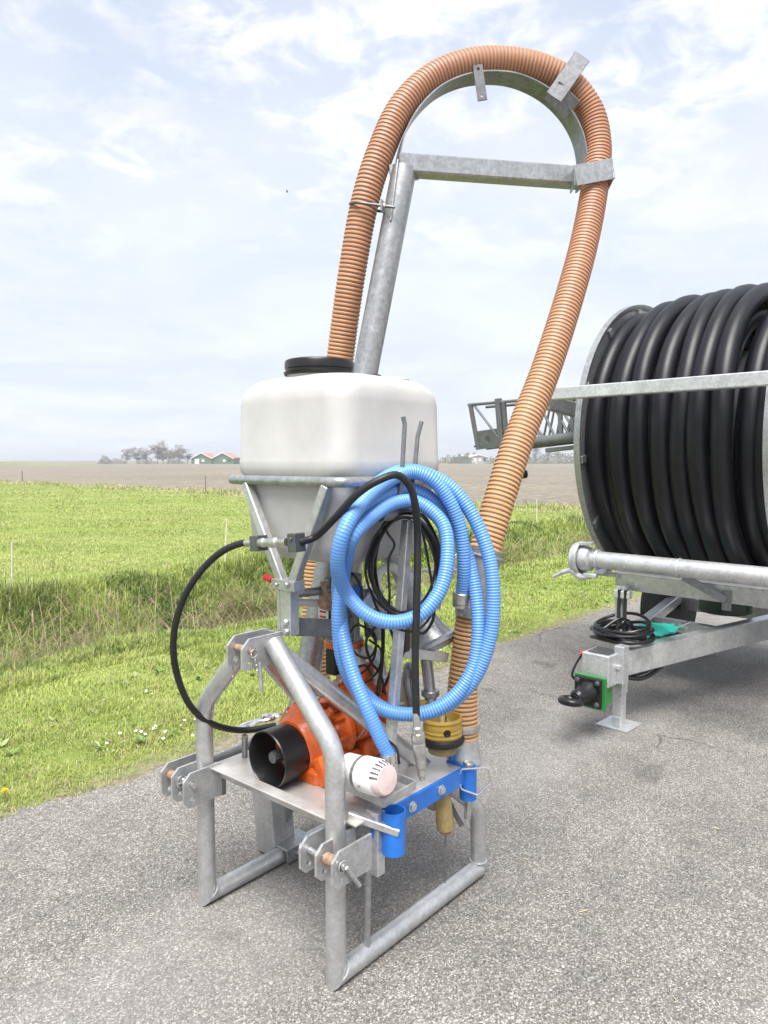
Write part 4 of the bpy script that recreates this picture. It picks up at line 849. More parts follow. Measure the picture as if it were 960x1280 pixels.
for pts in ([(.396,.132,1.042), (.400,.106,.978), (.404,.120,.876), (.417,.171,.776)], [(.356,.262,.961), (.321,.268,.915), (.337,.244,.867), (.367,.210,.876), (.396,.202,.833)], [(.370,.161,1.025), (.338,.177,.978), (.351,.170,.903), (.385,.155,.853), (.409,.150,.774)], [(.337,.282,1.214), (.363,.248,1.186), (.388,.244,1.126), (.377,.249,1.060)], [(.405,.029,1.044), (.426,.001,1.012), (.450,-.022,1.050), (.460,-.027,1.120)]):
    mb = MB(); mb.tube(spline(pts, 8), .0052, 8); P_('wiring_cable', mb, BLACK)
mb = MB(); mb.tube(spline([(.421,.274,.911), (.446,.243,.894), (.459,.223,.853), (.455,.220,.786)], 6), .024, 16); mb.torus((.457,.221,.815), (0, 0, 1), .026, .006, 18, 8); P_('pump_elbow', mb, GALVF)
mb = MB(); mb.lathe([(.02, -.02), (.027, -.016), (.027, .016), (.02, .02)], (.459,.185,1.070), (.6, -.7, 0), 8); mb.beam((.453,.180,1.095), (.454,.136,1.135), .012, .006); P_('ball_valve', mb, CHROME)
mb = MB(); mb.box(V3((.426,.326,1.161)), (.05, .06, .05), bev=.005); mb.bolt(V3((.399,.313,1.172)), (-.7, -.6, .2), .01); P_('valve_block', mb, GALVD)
mb = MB(); mb.tube([(.343,.327,1.122), (.421,.298,1.126)], .013, 12); mb.torus((.376,.319,1.124), (1, -.2, 0), .015, .005, 14, 6); P_('link_pipe', mb, STEEL)
mb = MB(); mb.beam((.460,.137,.918), (.655,.057,.872), .006, .035); P_('bell_bracket', mb, GALVF)

# hose hook
hb, ht = V3((.254,.004,.603)), V3((.344,.001,1.404))
mb = MB(); mb.beam(hb, ht, .03, .03, up=(1, 0, 0)); P_('hook_post', mb, GALVB)
h0, h1 = V3((.203,-.002,1.425)), V3((.394,.022,1.429)); 
mb = MB(); mb.pipe(h0, h1, .019, .0145, 20); hk = P_('hook_tube', mb, ROD)
hd_ = unit(h1 - h0)
mb = MB(); r0 = h0 + hd_ * .095; mb.tube(fillet([r0, V3((.300,-.010,1.536)), V3((.312,-.013,1.715)), V3((.306,-.011,1.738))], .03), .0075, 12); P_('hook_rod', mb, ROD, hk)
mb = MB(); r1 = h0 + hd_ * .16; mb.tube(fillet([r1, V3((.415,.028,1.560)), V3((.428,.025,1.680)), V3((.439,.017,1.729))], .03), .0075, 12); P_('hook_rod', mb, ROD, hk)
# tray and beacon
tc_ = [(.121,.144,.565), (.108,-.100,.565), (.271,-.095,.565), (.292,.159,.565)]
mb = MB()
for i in range(4): mb.beam(tc_[i], tc_[(i + 1) % 4], .005, .028, bev=.001)
P_('beacon_tray', mb, GALVF)
mb = MB(); mb.box(np.mean([V3(x) for x in tc_], 0) - V3((0, 0, .013)), (.10, .10, .004), V3(tc_[1]) - V3(tc_[0]), V3(tc_[2]) - V3(tc_[1]), .001); mb.tube([np.mean([V3(x) for x in tc_], 0) - V3((0, 0, .012)), np.mean([V3(x) for x in tc_], 0) - V3((0, 0, .06))], .02, 12); P_('tray_floor', mb, GALV)
s0, s1 = V3((.094,.040,.637)), V3((.082,-.144,.657)); sa = unit(s1 - s0); sn = np.linalg.norm(s1 - s0)
mb = MB(); mb.lathe([(.03, -.004), (.047, 0), (.05, .005), (.05, sn * .42), (.054, sn * .44), (.054, sn * .78), (.050, sn * .82)], s0, sa, 36); bc = P_('beacon_body', mb, WHITE)
mb = MB(); mb.lathe([(.050, sn * .82), (.047, sn * .92), (.042, sn * .95), (.02, sn * .965), (.004, sn * .968)], s0, sa, 36); P_('beacon_face', mb, PINK, bc)
xx, yy, zz_ = frame_of(sa)
for i in range(15):
    a = math.pi * 2 * i / 22 - 1.2; rr2 = xx * math.cos(a) + yy * math.sin(a)
    mb = MB(); mb.beam(s0 + sa * sn * .80 + rr2 * .0515, s0 + sa * sn * .945 + rr2 * .0435, .006, .004, up=rr2, bev=.001); P_('face_slot', mb, DARKM, bc)
mb = MB(); mb.lathe([(.0505, -.009), (.0525, -.008), (.0525, .008), (.0505, .009)], s0 + sa * sn * .40, sa, 36); mb.box(s0 + sa * sn * .40 + unit((-.8, -.55, -.1)) * .054, (.014, .02, .022), sa); P_('beacon_clamp', mb, STEEL, bc)
# blue holder bar with two tubes
mb = MB(); mb.plate([(.10, .446), (.60, .446), (.60, .508), (.10, .508)], (0, -.058, 0), (1, 0, 0), (0, 0, 1), .012); mb.box((.595, -.02, .49), (.012, .07, .05)); mb.box((.66, .0, .52), (.14, .012, .05)); bb = P_('holder_bar', mb, BLUE)
for x_ in (.287, .447): mb = MB(); mb.bolt((x_, -.065, .478), (0, -1, 0), .0145); P_('bar_bolt', mb, CHROME, bb)
mb = MB(); mb.pipe((.155, -.098, .393), (.155, -.098, .527), .037, .034, 30); mb.lathe([(.035, 0), (.035, .004)], (.155, -.098, .396), (0, 0, 1), 24); P_('holder_tube', mb, BLUE, bb)
mb = MB(); mb.pipe((.62, -.06, .385), (.62, -.06, .505), .031, .022, 26); P_('holder_tube', mb, BLUE, bb)
mb = MB(); mb.tube([(.62, -.06, .515), (.62, -.06, .31)], .0125, 14); mb.lathe([(.02, 0), (.02, .012), (.015, .016)], (.62, -.06, .503), (0, 0, 1), 16); P_('drop_pin', mb, STEEL)
pc = V3((.60, -.10, .465)); rx_ = unit((.65, -.76, 0)); 
mb = MB(); mb.tube(fillet([pc + rx_ * a + V3((0, 0, z)) for a, z in ((-.045, .045), (.045, .05), (.062, .0), (.012, -.05), (-.045, -.028), (-.058, .012), (-.045, .045))], .01, 4), .0035, 8); P_('pin_clip', mb, CHROME)
# yellow coupling with grip handle below
yc = V3((.545, .0, .655))
mb = MB(); mb.lathe([(.058, -.035), (.066, -.035), (.070, -.025), (.067, -.018), (.070, -.010), (.067, -.003), (.070, .006), (.068, .02), (.073, .028), (.071, .036), (.063, .036), (.061, .0), (.058, -.035)], yc, (.0, .05, 1), 36, caps=False); yr = P_('yellow_coupling_ring', mb, YELLOW)
mb = MB(); mb.torus(yc - V3((0, 0, .046)), (0, .05, 1), .064, .0155, 34, 10, ); P_('rubber_seal', mb, RUBBER, yr)
mb = MB(); mb.lathe([(.02, -.04), (.06, -.04), (.058, .005), (.02, .01)], yc, (0, .05, 1), 26); P_('coupling_core', mb, RUST, yr)
mb = MB(); mb.tube(spline([yc + V3((-.03, -.02, .015)), yc + V3((.0, -.0, .04)), yc + V3((.03, .01, .02)), yc + V3((.035, -.01, .0))], 5), .010, 10); P_('coupling_lever', mb, YELWORN, yr)
mb = MB(); mb.lathe([(.007, -.012), (.013, -.012), (.013, .004), (.007, .004)], yc + unit((-.65, -.76, 0)) * .066, (-.65, -.76, 0), 12); P_('ring_hole', mb, BLACK, yr)
mb = MB(); mb.lathe([(.05, -.09), (.055, -.075), (.05, -.062)], yc, (0, 0, 1), 26); P_('coupling_base', mb, YELWORN, yr)
gp = V3((.521,-.018,.444)); gq = V3((.521,-.033,.295))
mb = MB(); gl = np.linalg.norm(gq - gp); mb.lathe([(.02, -.06), (.027, 0), (.029, gl * .3), (.032, gl * .8), (.03, gl * .97), (.022, gl)], gp, gq - gp, 22); gh = P_('grip_handle', mb, YELWORN)
mb = MB(); mb.lathe([(.016, gl), (.023, gl), (.021, gl + .008), (.005, gl + .01)], gp, gq - gp, 18); P_('grip_end', mb, RUST, gh)
P_('retaining_chain', chain((.520,-.034,.283), (.509,-.040,.109), 15), DARKM)
mb = MB(); mb.box(V3((.533,.025,.398)), (.06, .045, .09), bev=.01); mb.beam((.561,-.025,.374), (.560,-.078,.312), .006, .03); P_('catch_bracket', mb, GALVD)
# silver quick coupler at the end of the black hose
k0 = V3((.197,-.152,.823)); k1 = V3((.214,-.164,.620)); ka = unit(k1 - k0); kl = np.linalg.norm(k1 - k0)
mb = MB(); mb.lathe([(.010, -.01), (.0115, 0), (.0115, kl * .16), (.016, kl * .18), (.016, kl * .26), (.0205, kl * .27), (.0215, kl * .33), (.0205, kl * .40), (.019, kl * .41), (.0205, kl * .43), (.0205, kl * .62), (.018, kl * .64), (.0165, kl * .68), (.0165, kl * .80), (.013, kl * .82), (.0125, kl * .93), (.009, kl * .95), (.009, kl)], k0, ka, 24); P_('quick_coupler', mb, STEEL)
HB = [cl1, (.044,.131,1.361), (.035,.026,1.431), (.053,-.049,1.504), (.087,-.100,1.542), (.136,-.125,1.556), (.173,-.141,1.527), (.198,-.146,1.464), (.225,-.134,1.370), (.215,-.140,1.200), (.205,-.142,1.005), k0 + ka * .01]
mb = MB(); mb.tube(spline(HB, 10), .0115, 14); P_('hydraulic_hose', mb, RUBBER, label='black hydraulic hose from the tank stay over the hook to the silver coupler')
mb = MB(); mb.tube(spline([cl0 - ca * .03, (-.006,.418,1.327), (-.037,.481,1.298), (-.075,.549,1.229), (-.109,.609,1.124), (-.123,.643,.998), (-.106,.654,.868), (-.055,.643,.736), (.022,.621,.660), (.127,.587,.618), (.229,.529,.621)], 10), .0115, 14); P_('hydraulic_hose', mb, RUBBER, label='black hydraulic hose looping out beside the front leg')
mb = MB(); mb.lathe([(.008, 0), (.009, .04), (.012, .045), (.012, .07)], cl0 - ca * .06, ca, 14); P_('hose_ferrule', mb, STEEL)
# small pipes and cables near the pump
for i, pts in enumerate([[(.336,.258,.988), (.343,.223,1.024), (.369,.190,1.001), (.381,.171,.954), (.364,.186,.909), (.350,.234,.915), (.343,.262,.955), (.350,.272,.984)],
    [(.372,.219,1.014), (.372,.170,.995), (.370,.165,.923), (.370,.205,.864), (.371,.261,.824)], [(.382,.202,.966), (.376,.144,.942), (.377,.152,.876), (.375,.195,.825), (.381,.247,.796)],
    [(.377,.138,1.033), (.376,.140,.892), (.377,.160,.808), (.389,.170,.746)], [(.382,.134,1.047), (.373,.130,.923), (.372,.148,.789), (.385,.174,.740)], [(.146,-.005,.777), (.160,-.056,.742), (.182,-.086,.710), (.186,-.095,.661)]]):
    mb = MB(); mb.tube(spline(pts, 8), .0042, 8); P_('wiring_cable', mb, BLACK)
mb = MB(); mb.box(V3((.400,.060,.985)), (.035, .035, .08), bev=.006); mb.tube([V3((.395,.062,.952)), V3((.388,.067,.931))], .012, 10); P_('cable_plug', mb, BLACK)
mb = MB(); mb.tube([(.397,.058,1.226), (.627,.003,1.205)], .006, 8); P_('stay_rod', mb, GALVB)

# ------------------------------------------------------------------ blue hose hanging in a coil on the hook (top-level: it hangs there)
BO = thing('blue_hose_coil', 'blue ribbed hose hanging in a coil from the hook of the pump frame', 'hose', (-.146, 2.14, 0), rad(49.5))
BP = [(.486,-.118,1.128), (.464,-.142,1.241), (.446,-.137,1.379), (.415,-.104,1.483), (.380,-.065,1.541), (.339,-.022,1.561), (.261,-.003,1.542), (.116,-.013,1.477), (.027,-.015,1.392), (.026,.011,1.295), (.095,.038,1.191), (.126,-.020,1.127), (.175,-.081,1.105), (.235,-.133,1.125), (.293,-.163,1.187), (.340,-.162,1.282), (.369,-.131,1.384), (.363,-.088,1.433), (.335,-.035,1.466), (.264,-.007,1.463), (.145,-.011,1.422), (.063,-.013,1.370), (.133,.091,1.235), (.123,.103,1.095), (.141,.096,.950), (.187,.062,.842), (.252,-.004,.787), (.322,-.087,.785), (.393,-.150,.830), (.447,-.188,.916), (.475,-.193,1.038), (.492,-.164,1.192), (.482,-.122,1.328), (.449,-.073,1.428), (.400,-.024,1.489), (.346,.017,1.506), (.240,.019,1.486), (.135,.020,1.436), (.091,.047,1.319), (.165,.139,1.174), (.174,.145,1.041), (.206,.122,.892), (.260,.064,.796), (.326,-.017,.762), (.397,-.112,.789), (.448,-.193,.884), (.481,-.232,1.017), (.497,-.235,1.167), (.501,-.210,1.296), (.484,-.161,1.417), (.454,-.102,1.503), (.416,-.045,1.547), (.370,.019,1.566), (.258,.035,1.536), (.137,.028,1.453), (.082,.038,1.340), (.149,.127,1.178), (.129,.091,1.057), (.122,.040,.934), (.129,-.010,.834), (.150,-.044,.747), (.175,-.065,.681)]
mb = MB(); mb.corr(spline(BP, 8), .0226, .0093, [(0, .965, 0), (.22, 1.03, 0), (.62, 1.03, 1), (.82, .96, 1)], 14); mb.build('ribbed_hose', [BLUEH, BLUEL], BO, 60)
mb = MB(); e0 = V3((.175,-.065,.684)); mb.lathe([(.0285, -.012), (.0285, .012), (.022, .013), (.022, .05)], e0, V3((.184,-.065,.640)) - e0, 20); mb.build('hose_end_fitting', CHROME, BO)
mb = MB(); e0 = V3((.486,-.118,1.133)); mb.lathe([(.028, -.03), (.03, -.028), (.03, .008), (.026, .01), (.03, .012), (.03, .02)], e0, V3((.495,-.106,1.049)) - e0, 20); mb.build('hose_end_fitting', STEEL, BO)

CO = thing('black_cable_coil', 'coil of thin black cable hanging on the hook inside the blue hose', 'cable', (-.146, 2.14, 0), rad(49.5))
q = random.Random(5)
cc = V3((.307,-.018,1.262)); ex = V3((.376,-.099,1.262)) - cc; ey = V3((.309,-.016,1.433)) - cc; ez = unit(np.cross(ex, ey))
for i in range(9):
    fx, fy = 1 + q.uniform(-.12, .12), 1 + q.uniform(-.1, .1); o_ = ez * (q.uniform(-.02, .02) + .003 * (i - 4)) + ex * q.uniform(-.08, .1); ph = q.uniform(0, 6)
    pts = []
    for j in range(18):
        a = 2 * math.pi * j / 18; sy_ = math.sin(a); k_ = 1 - .14 * max(0, sy_)
        pts.append(cc + o_ + ex * fx * k_ * math.cos(a) * (1 + .05 * math.sin(2 * a + ph)) + ey * (min(sy_ * fy, 1.0 - .03 * i / 9) if sy_ > 0 else sy_ * fy + .0) + ez * .012 * math.sin(2 * a + ph))
    mb = MB(); mb.tube(spline(pts, 5, True), .0044, 7, True, False); mb.build('cable_turn', BLACK, CO)
for pts in ([(.260,.023,1.408), (.268,.024,1.369), (.281,.004,1.330), (.267,.016,1.279), (.262,.008,1.163), (.261,.017,1.084)], [(.229,.065,1.187), (.245,.038,1.110), (.278,-.006,1.058), (.327,-.049,1.048), (.368,-.077,1.093), (.378,-.082,1.158)], [(.363,-.036,1.405), (.381,-.056,1.273), (.381,-.070,1.156), (.346,-.051,1.098)]):
    mb = MB(); mb.tube(spline(pts, 8), .0042, 7); mb.build('cable_tail', BLACK, CO)

# ================================================================== hose reel trailer (local axes: x = rearwards, y = to the far side, z = up)
HT = thing('hose_reel_trailer', 'galvanised hose reel trailer loaded with thick black hose', 'trailer', (2.396, 5.22, 0), rad(46))
def T_(name, mb, m, parent=HT, smooth=35, label=None): return mb.build(name, m, parent, smooth, label)
RZ, RR, RW = 1.745, 1.0, .585
# reel drum and flanges
mb = MB(); mb.lathe([(.60, -RW), (.60, RW)], (0, 0, RZ), (0, 1, 0), 48); reel = T_('reel_drum', mb, GALVD)
for s in (-1, 1):
    mb = MB(); y0 = s * RW
    pr = [(.965, y0 - .004), (1.0, y0 - .022), (1.006, y0 - .022), (1.006, y0 + .022), (1.0, y0 + .022), (.965, y0 + .004), (.955, y0 + .003), (.80, y0 + .003), (.80, y0 - .003), (.955, y0 - .003), (.965, y0 - .004)]
    mb.lathe(pr, (0, 0, RZ), (0, 1, 0), 96, caps=False)
    for i in range(12):
        a = i * math.pi / 6 + .15; d_ = V3((math.cos(a), 0, math.sin(a))); mb.beam(V3((0, y0, RZ)) + d_ * .12, V3((0, y0, RZ)) + d_ * .97, .05, .04, up=(0, 1, 0))
    mb.lathe([(.16, y0 - .03), (.16, y0 + .03)], (0, 0, RZ), (0, 1, 0), 28); mb.lathe([(.62, y0 - .012), (.62, y0 + .012), (.56, y0 + .012), (.56, y0 - .012), (.62, y0 - .012)], (0, 0, RZ), (0, 1, 0), 48, caps=False)
    fl_ = T_('reel_flange', mb, GALVB if s < 0 else GALV, reel)
# turns of hose: an outer layer with gaps through which the layer below shows
def turn(y, R0, ph, dy=.0, r=.061, wob=.012, seed=0):
    q = random.Random(seed); c1, c2, c3 = q.uniform(0, 6), q.uniform(0, 6), q.uniform(0, 6); n_ = 96; pts = []; b0_ = q.uniform(.9, 1.9); bh = q.uniform(.0, .014)
    for j in range(n_):
        a = 2 * math.pi * j / n_; lift = wob * (math.sin(a + c1) + .6 * math.sin(2 * a + c2)); lift += bh * math.exp(-((a - b0_) / .35) ** 2); yy = y + dy * math.sin(a - ph) + .008 * math.sin(2 * a + c3) + .005 * math.sin(5 * a + c1)
        pts.append(((R0 + lift) * math.cos(a), yy, RZ + (R0 + lift) * math.sin(a)))
    mb = MB(); mb.sweep(pts, [r * (1 + .03 * math.sin(5 * 2 * math.pi * j / n_ + c2)) for j in range(n_)], 14, True, False); T_('hose_turn', mb, PE, reel)
for i, (y, R0, dy) in enumerate([(.510, .868, .008), (.405, .872, -.02), (.318, .925, .03), (.178, .952, .03), (.035, .958, .02), (-.082, .950, .028), (-.198, .962, .012), (-.325, .972, .03), (-.452, .885, -.01), (-.535, .872, .006)]):
    turn(y, R0, .6, dy * .6, .0625, .009, i)
for i, y in enumerate((.48, .345, .245, .10, -.03, -.15, -.27, -.40, -.52)): turn(y, .81 + .02 * (i % 2), .6, .03 * (-1) ** i, .061, .012, 30 + i)
mb = MB(); mb.tube([(0, -.85, RZ), (0, .78, RZ)], .06, 20); T_('reel_axle', mb, GALV)
for s in (-1, 1):
    mb = MB(); yy = s * .72; mb.beam((-.35, yy, .74), (-.02, yy, RZ + .05), .08, .10, up=(0, 1, 0)); mb.beam((.35, yy, .74), (.02, yy, RZ + .05), .08, .10, up=(0, 1, 0)); T_('reel_stand', mb, GALV)
# front cross beam and its arm
mb = MB(); mb.beam((-1.160,.688,2.029), (-1.16, -1.2, 2.033), .08, .078, bev=.006); T_('level_wind_beam', mb, GALVN)
mb = MB(); mb.beam((-.980,.828,1.994), (-.514,.773,1.936), .05, .10, bev=.005); mb.box(V3((-1.030,.810,2.023)), (.06, .04, .10), bev=.004); T_('beam_arm', mb, GALV)
for yy in (-.9,): mb = MB(); mb.beam((-1.16, yy, 2.0), (-1.0, yy, .84), .06, .08, up=(0, 1, 0)); T_('beam_upright', mb, GALV)
# lattice boom sticking out on the far side
A0, A1 = V3((-.540,1.822,2.053)), V3((-.553,.755,2.071)); B0, B1 = V3((-.513,1.757,1.685)), V3((-.568,.740,1.772)); off = V3((.30, .06, 0))
mb = MB(); mb.tube([A0 - (A1 - A0) * .02, A1], .0125, 8); mb.tube([A0 + off, A1 + off], .0125, 8); T_('boom_chord', mb, BOOMG)
mb = MB(); f_ = lambda a, b, t_: a + (b - a) * t_
mb.tube([f_(B0, B1, .42), f_(B0, B1, 1.0)], .045, 14); T_('boom_lower_chord', mb, BOOMG)
mb = MB(); mb.beam(A0, B0 + V3((0, 0, .0)), .03, .03, up=(1, 0, 0)); mb.beam(f_(A0, A1, .26) + V3((0, 0, .03)), f_(B0, B1, .24), .045, .045, up=(1, 0, 0)); mb.beam(f_(A0, A1, .31) + V3((0, 0, .0)), f_(B0, B1, .29), .03, .03, up=(1, 0, 0)); T_('boom_post', mb, BOOMG)
for i, (a, b) in enumerate([(.03, .24), (.30, .52), (.42, .60), (.60, .50), (.60, .72), (.70, .62), (.74, .9), (.86, .76), (.9, 1.0), (.64, .55), (.70, .84), (.82, .70), (.94, .84)]):
    mb = MB(); o_ = off * (i % 2); mb.tube([f_(A0, A1, a) + o_, f_(A0, A1, b) * .12 + f_(B0, B1, b) * .88 + o_], .010, 6); T_('boom_lattice_rod', mb, BOOMG)
for t_ in (.78, .88): mb = MB(); mb.beam(f_(A0, A1, t_), f_(B0, B1, t_), .03, .03, up=(1, 0, 0)); T_('boom_post', mb, BOOMG)
mb = MB(); e0 = f_(B0, B1, .0); ex_ = unit(B1 - B0); ez_ = unit((A0 - B0) - ex_ * ((A0 - B0) @ ex_))
mb.plate([(.0, .0), (.235, .0), (.235, .15), (.0, .15)], e0, ex_, ez_, .012, holes=[(.115, .075, .026)]); T_('boom_end_plate', mb, BOOMG)
mb = MB(); mb.box(e0 + ex_ * .12 + ez_ * .075 + V3((.16, .03, 0)), (.24, .02, .15), ex_, None, .004); mb.tube([e0 - ex_ * .04 + ez_ * .03, e0 + ez_ * .03], .008, 8); T_('boom_end_box', mb, DARKM)
mb = MB(); mb.beam(f_(B0, B1, .66) - V3((0, 0, .07)), f_(B0, B1, 1.) - V3((0, 0, .07)), .06, .03); T_('boom_runner', mb, BOOMG)
mb = MB(); mb.lathe([(.03, 0), (.04, .02), (.04, .05), (.02, .07)], (-.652,1.228,1.460), (0, .2, 1), 12); mb.tube([(-.652,1.228,1.460), (-.643,1.229,1.570), (-.655,1.189,1.762)], .006, 6); T_('hanging_lamp', mb, BLACK)
# delivery pipe with ball coupling
PX, PZ = -1.15, .970
mb = MB(); mb.tube([(PX, .352, PZ), (PX, -1.3, PZ)], .054, 26); mb.torus((PX, .335, PZ), (0, 1, 0), .056, .010, 26, 8); mb.torus((PX, -.18, PZ), (0, 1, 0), .056, .004, 26, 8); T_('delivery_pipe', mb, GALVN)
mb = MB(); mb.lathe([(.052, .35), (.052, .37), (.075, .385), (.083, .42), (.078, .45), (.06, .462), (.094, .463), (.098, .468), (.098, .49), (.09, .498), (.06, .498), (.055, .47)], (PX, 0, PZ), (0, 1, 0), 30)
cp = T_('ball_coupling', mb, GALVN)
mb = MB(); mb.torus((PX, .455, PZ), (0, 1, 0), .095, .013, 26, 8, sx=1.0, sy=1.05); mb.beam((PX - .03, .46, PZ + .095), (PX - .03, .36, PZ + .105), .04, .02); T_('coupling_clamp', mb, GALVN, cp)
mb = MB(); mb.tube(spline([(PX - .03, .36, PZ - .10), (PX - .04, .43, PZ - .115), (PX - .05, .50, PZ - .08), (PX - .06, .56, PZ - .10), (PX - .065, .62, PZ - .135)], 6), [.02] * 6 + [.022] * 6 + [.017] * 6 + [.012] * 6 + [.008], 10); mb.box((PX - .03, .37, PZ - .10), (.05, .09, .03), bev=.008); T_('coupling_lever', mb, GALVN, cp)
# sub-frame: front channel, turntable, A-shaped drawbar
mb = MB(); mb.box((-1.05, -.42, .835), (.008, 1.36, .095)); mb.box((-1.02, -.42, .885), (.07, 1.36, .008)); mb.box((-1.02, -.42, .786), (.07, 1.36, .008)); mb.box((-1.05, .28, .872), (.08, .10, .02)); T_('front_channel', mb, GALVB)
mb = MB(); mb.beam((-1.14, -.20, .92), (-1.07, -.42, .80), .008, .045); mb.beam((-1.06, -.42, .86), (-1.06, -.42, .74), .05, .012, up=(1, 0, 0)); T_('pipe_bracket', mb, GALVD)
mb = MB(); mb.box((-.15, -.42, .835), (1.7, .10, .10)); mb.box((-.15, .24, .835), (1.7, .10, .10)); T_('chassis_rail', mb, GALVB)
mb = MB(); mb.lathe([(.30, -.03), (.32, -.025), (.32, .03), (.30, .035)], (.15, 0, .75), (0, 0, 1), 48); T_('turntable', mb, GREEND)
mb = MB(); mb.lathe([(.16, .49), (.18, .50), (.18, .70), (.16, .71)], (.15, 0, 0), (0, 0, 1), 48); T_('turntable_ring', mb, GREEND)
nA, nB = V3((-1.47, .09, .405)), V3((.9, -.40, .405))
mb = MB(); mb.beam(nA, nB, .08, .155, bev=.006); T_('drawbar_arm', mb, GALVN)
mb = MB(); mb.beam((-1.25, .17, .445), (.9, .62, .445), .08, .08, bev=.006); T_('drawbar_arm', mb, GALVB)
mb = MB(); mb.beam((-.92, -.02, .455), (-.80, .25, .455), .06, .06); mb.beam((-.35, -.12, .44), (-.30, .36, .44), .06, .08); T_('drawbar_cross_member', mb, GALVB)
mb = MB(); mb.box((-1.50, .115, .395), (.17, .17, .185), bev=.006); T_('drawbar_head', mb, GALVN)
mb = MB(); mb.box((-1.495, .11, .492), (.13, .13, .006)); T_('head_gap_plate', mb, DARKM)
mb = MB(); mb.box((-1.45, .02, .42), (.07, .06, .22), bev=.004); mb.bolt((-1.485, .02, .41), (-1, -.3, 0), .014); T_('jack_sleeve', mb, GALVN)
mb = MB(); mb.box((-1.33, .085, .19), (.06, .06, .37), bev=.004); mb.box((-1.335, .085, .26), (.074, .074, .10), bev=.004); jk = T_('jack_leg', mb, GALVN)
mb = MB(); mb.box((-1.30, .10, .006), (.20, .20, .010), bev=.002); mb.beam((-1.36, .085, .014), (-1.36, .085, .07), .05, .012, up=(1, 0, 0)); T_('jack_foot', mb, GALVN, jk)
# hitch: green plate, black socket and eye
hc = V3((-1.60, .13, .285)); hx_ = V3((-1, 0, 0))
mb = MB(); mb.box((-1.55, .125, .275), (.12, .15, .16), bev=.004); mb.box((-1.612, .125, .272), (.016, .20, .19), bev=.004); T_('hitch_plate', mb, GREENP)
mb = MB(); mb.box((-1.63, .13, .275), (.02, .165, .165), bev=.006); mb.lathe([(.065, 0), (.06, .02), (.042, .05), (.038, .09), (.043, .095), (.043, .115), (.03, .13)], (-1.635, .13, .275), (-1, .04, -.06), 26); te = T_('tow_socket', mb, BLACK)
for dy, dz in ((-.062, -.062), (.062, -.062), (-.062, .062), (.062, .062)): mb = MB(); mb.bolt((-1.64, .13 + dy, .275 + dz), (-1, 0, 0), .013); T_('socket_bolt', mb, DARKM, te)
mb = MB(); mb.torus((-1.81, .137, .262), (.1, 0, 1), .048, .021, 30, 12, sx=1.1, sy=1); mb.lathe([(.03, 0), (.022, .06)], (-1.72, .133, .27), (-1, .02, -.05), 16); T_('tow_eye', mb, BLACK, te)
# hydraulic hoses at the head
mb = MB(); mb.box((-1.12, .19, .72), (.05, .06, .20), bev=.005); mb.box((-1.14, .17, .77), (.06, .10, .05), bev=.005); T_('valve_post', mb, GALVN)
for dy in (.14, .18): mb = MB(); mb.tube(spline([(-1.16, dy, .79), (-1.17, dy, .70), (-1.19, dy - .01, .60), (-1.22, dy - .02, .54)], 5), .011, 10); mb.lathe([(.014, 0), (.014, .03)], (-1.16, dy, .77), (0, 0, 1), 8); T_('hydraulic_pipe', mb, BLACK)
mb = MB(); mb.tube(spline([(-1.55, .21, .47), (-1.58, .24, .40), (-1.60, .25, .34), (-1.585, .23, .31), (-1.57, .22, .32)], 6), .007, 8); T_('breakaway_cable', mb, BLACK)
mb = MB(); mb.tube([(-1.53, .225, .475), (-1.545, .225, .455)], .01, 10); T_('red_plug', mb, RED)
mb = MB(); mb.tube(spline([(-1.3, .06, .30), (-1.15, .03, .27), (-.95, .02, .285), (-.75, .02, .34)], 6), .014, 10); mb.tube(spline([(-1.3, .08, .31), (-1.1, .06, .285), (-.9, .04, .30)], 6), .012, 10); T_('brake_hose', mb, BLACK)
mb = MB(); hel = [(-.98 + .26 * f + .0, .18 + .05 * f + .016 * math.cos(f * 110), .505 + .016 * math.sin(f * 110)) for f in np.linspace(0, 1, 260)]; mb.tube(hel, .0028, 5); T_('coil_spring', mb, STEEL)
mb = MB(); mb.bolt((-.62, .0, .50), (0, 0, 1), .02); mb.tube([(-.66, .0, .52), (-.58, -.02, .53)], .012, 10); mb.box((-.62, -.01, .505), (.07, .05, .03)); T_('clamp_fitting', mb, STEEL)
# axle and wheels
mb = MB(); mb.box((.75, .0, .40), (.10, 1.4, .10)); T_('axle_beam', mb, GALV)
for yy in (.66, -.80):
    mb = MB(); mb.lathe([(.19, -.11), (.30, -.12), (.355, -.10), (.37, -.06), (.37, .06), (.355, .10), (.30, .12), (.19, .11)], (.75, yy, .37), (0, 1, 0), 40); w_ = T_('wheel', mb, TYRE)
    mb = MB(); mb.lathe([(.19, -.10), (.195, -.09), (.17, -.05), (.08, -.02), (.07, -.04), (.03, -.04)], (.75, yy, .37), (0, 1, 0), 30); T_('rim', mb, GALVB, w_)

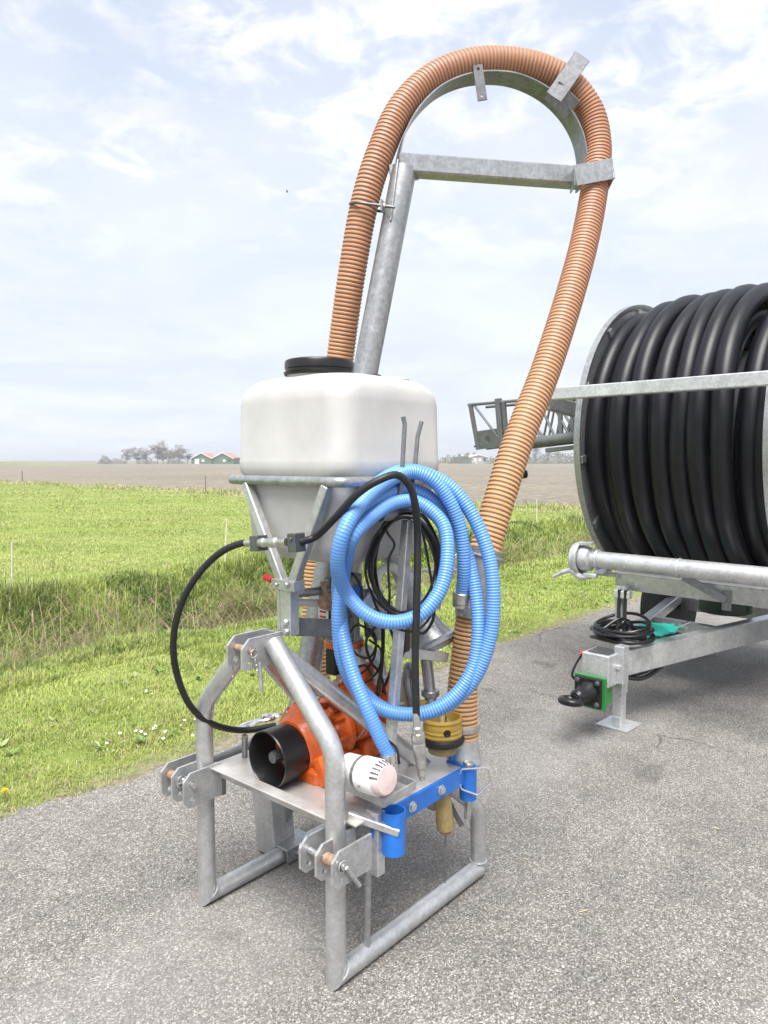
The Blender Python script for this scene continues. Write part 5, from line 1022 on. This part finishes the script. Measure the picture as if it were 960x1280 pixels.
# things lying on the drawbar
CB = thing('hydraulic_hose_bundle', 'black hose bundle coiled on the drawbar head of the reel trailer', 'hose', (2.396, 5.22, 0), rad(46))
q = random.Random(11)
for i in range(9):
    f = 1 + q.uniform(-.12, .16); c_ = V3((-1.24 + q.uniform(-.03, .03), .125 + q.uniform(-.02, .03), .515 + .011 * i)); pts = []; c1 = q.uniform(0, 6)
    for j in range(16):
        a = 2 * math.pi * j / 16; pts.append(c_ + V3((.15 * f * math.cos(a) * .95, .16 * f * math.sin(a), .014 * math.sin(a + c1) + .012 * math.sin(2 * a + c1) + .03 * math.cos(a) * (i / 9 - .3))))
    mb = MB(); mb.tube(spline(pts, 5, True), .0095, 9, True, False); mb.build('hose_loop', BLACK, CB)
for i in range(3):
    mb = MB(); mb.tube(spline([(-1.32 + .05 * i, .20 - .06 * i, .58), (-1.24, .14 - .03 * i, .635 - .012 * i), (-1.16, .10 + .04 * i, .60), (-1.12, .16, .53)], 6), .0095, 9); mb.build('hose_loop', BLACK, CB)
TB = thing('turquoise_bag', 'crumpled turquoise plastic bag tucked behind the black hose bundle', 'bag', (2.396, 5.22, 0), rad(46))
mb = MB(); q = random.Random(3); R = []
for i in range(14):
    f = i / 13; w_ = .05 + .045 * math.sin(math.pi * f); c_ = V3((-1.06 + .42 * f, .105 - .03 * f, .505 + .012 * math.sin(5 * f)))
    R.append([c_ + V3((q.gauss(0, .008), math.cos(a) * w_ + q.gauss(0, .007), max(-.028, math.sin(a) * (.022 + .02 * math.sin(math.pi * f)) + q.gauss(0, .005)))) for a in (2 * math.pi * j / 14 for j in range(14))])
mb.rings(R); mb.build('bag', TEAL, TB, 60)

# ------------------------------------------------------------------ air
HZ = bpy.data.materials.new('haze'); HZ.use_nodes = True; t = HZ.node_tree; t.nodes.clear()
vo = t.nodes.new('ShaderNodeVolumePrincipled'); vo.inputs['Color'].default_value = (.92, .95, 1, 1); vo.inputs['Density'].default_value = .0009; vo.inputs['Anisotropy'].default_value = .2
mo = t.nodes.new('ShaderNodeOutputMaterial'); t.links.new(vo.outputs[0], mo.inputs['Volume'])
mb = MB(); mb.box((0, 0, 5.5), (9000, 9000, 15), bev=0); hz = mb.build('haze', HZ, smooth=0); tag(hz, 'thin pale haze over the fields', 'haze', kind='stuff')

# grit and straw on the road
mb = MB(); q = random.Random(9)
for i in range(170):
    d_ = math.exp(q.uniform(math.log(1.6), math.log(8))); a = q.uniform(-.6, .6); x, y = d_ * math.sin(a), d_ * math.cos(a)
    if x * RN[0] + y * RN[1] > EDGE - .03: continue
    r_ = q.uniform(.0025, .006)
    if i % 5: mb.lathe([(r_ * .6, -.001), (r_, r_ * .4), (r_ * .5, r_ * .9)], (x, y, .001), (q.gauss(0, .2), q.gauss(0, .2), 1), 5, i % 2)
    else: h_ = q.uniform(0, 3.1); l_ = q.uniform(.015, .04); mb.tube([(x, y, .003), (x + l_ * math.cos(h_), y + l_ * math.sin(h_), .005)], .0016, 4, mat=2)
tag(mb.build('road_grit', [mat('pale_grit', (.5, .48, .44), .8), mat('dark_grit', (.14, .13, .12), .8), STRAW]), 'loose grit and bits of straw lying on the asphalt', 'grit', kind='stuff')
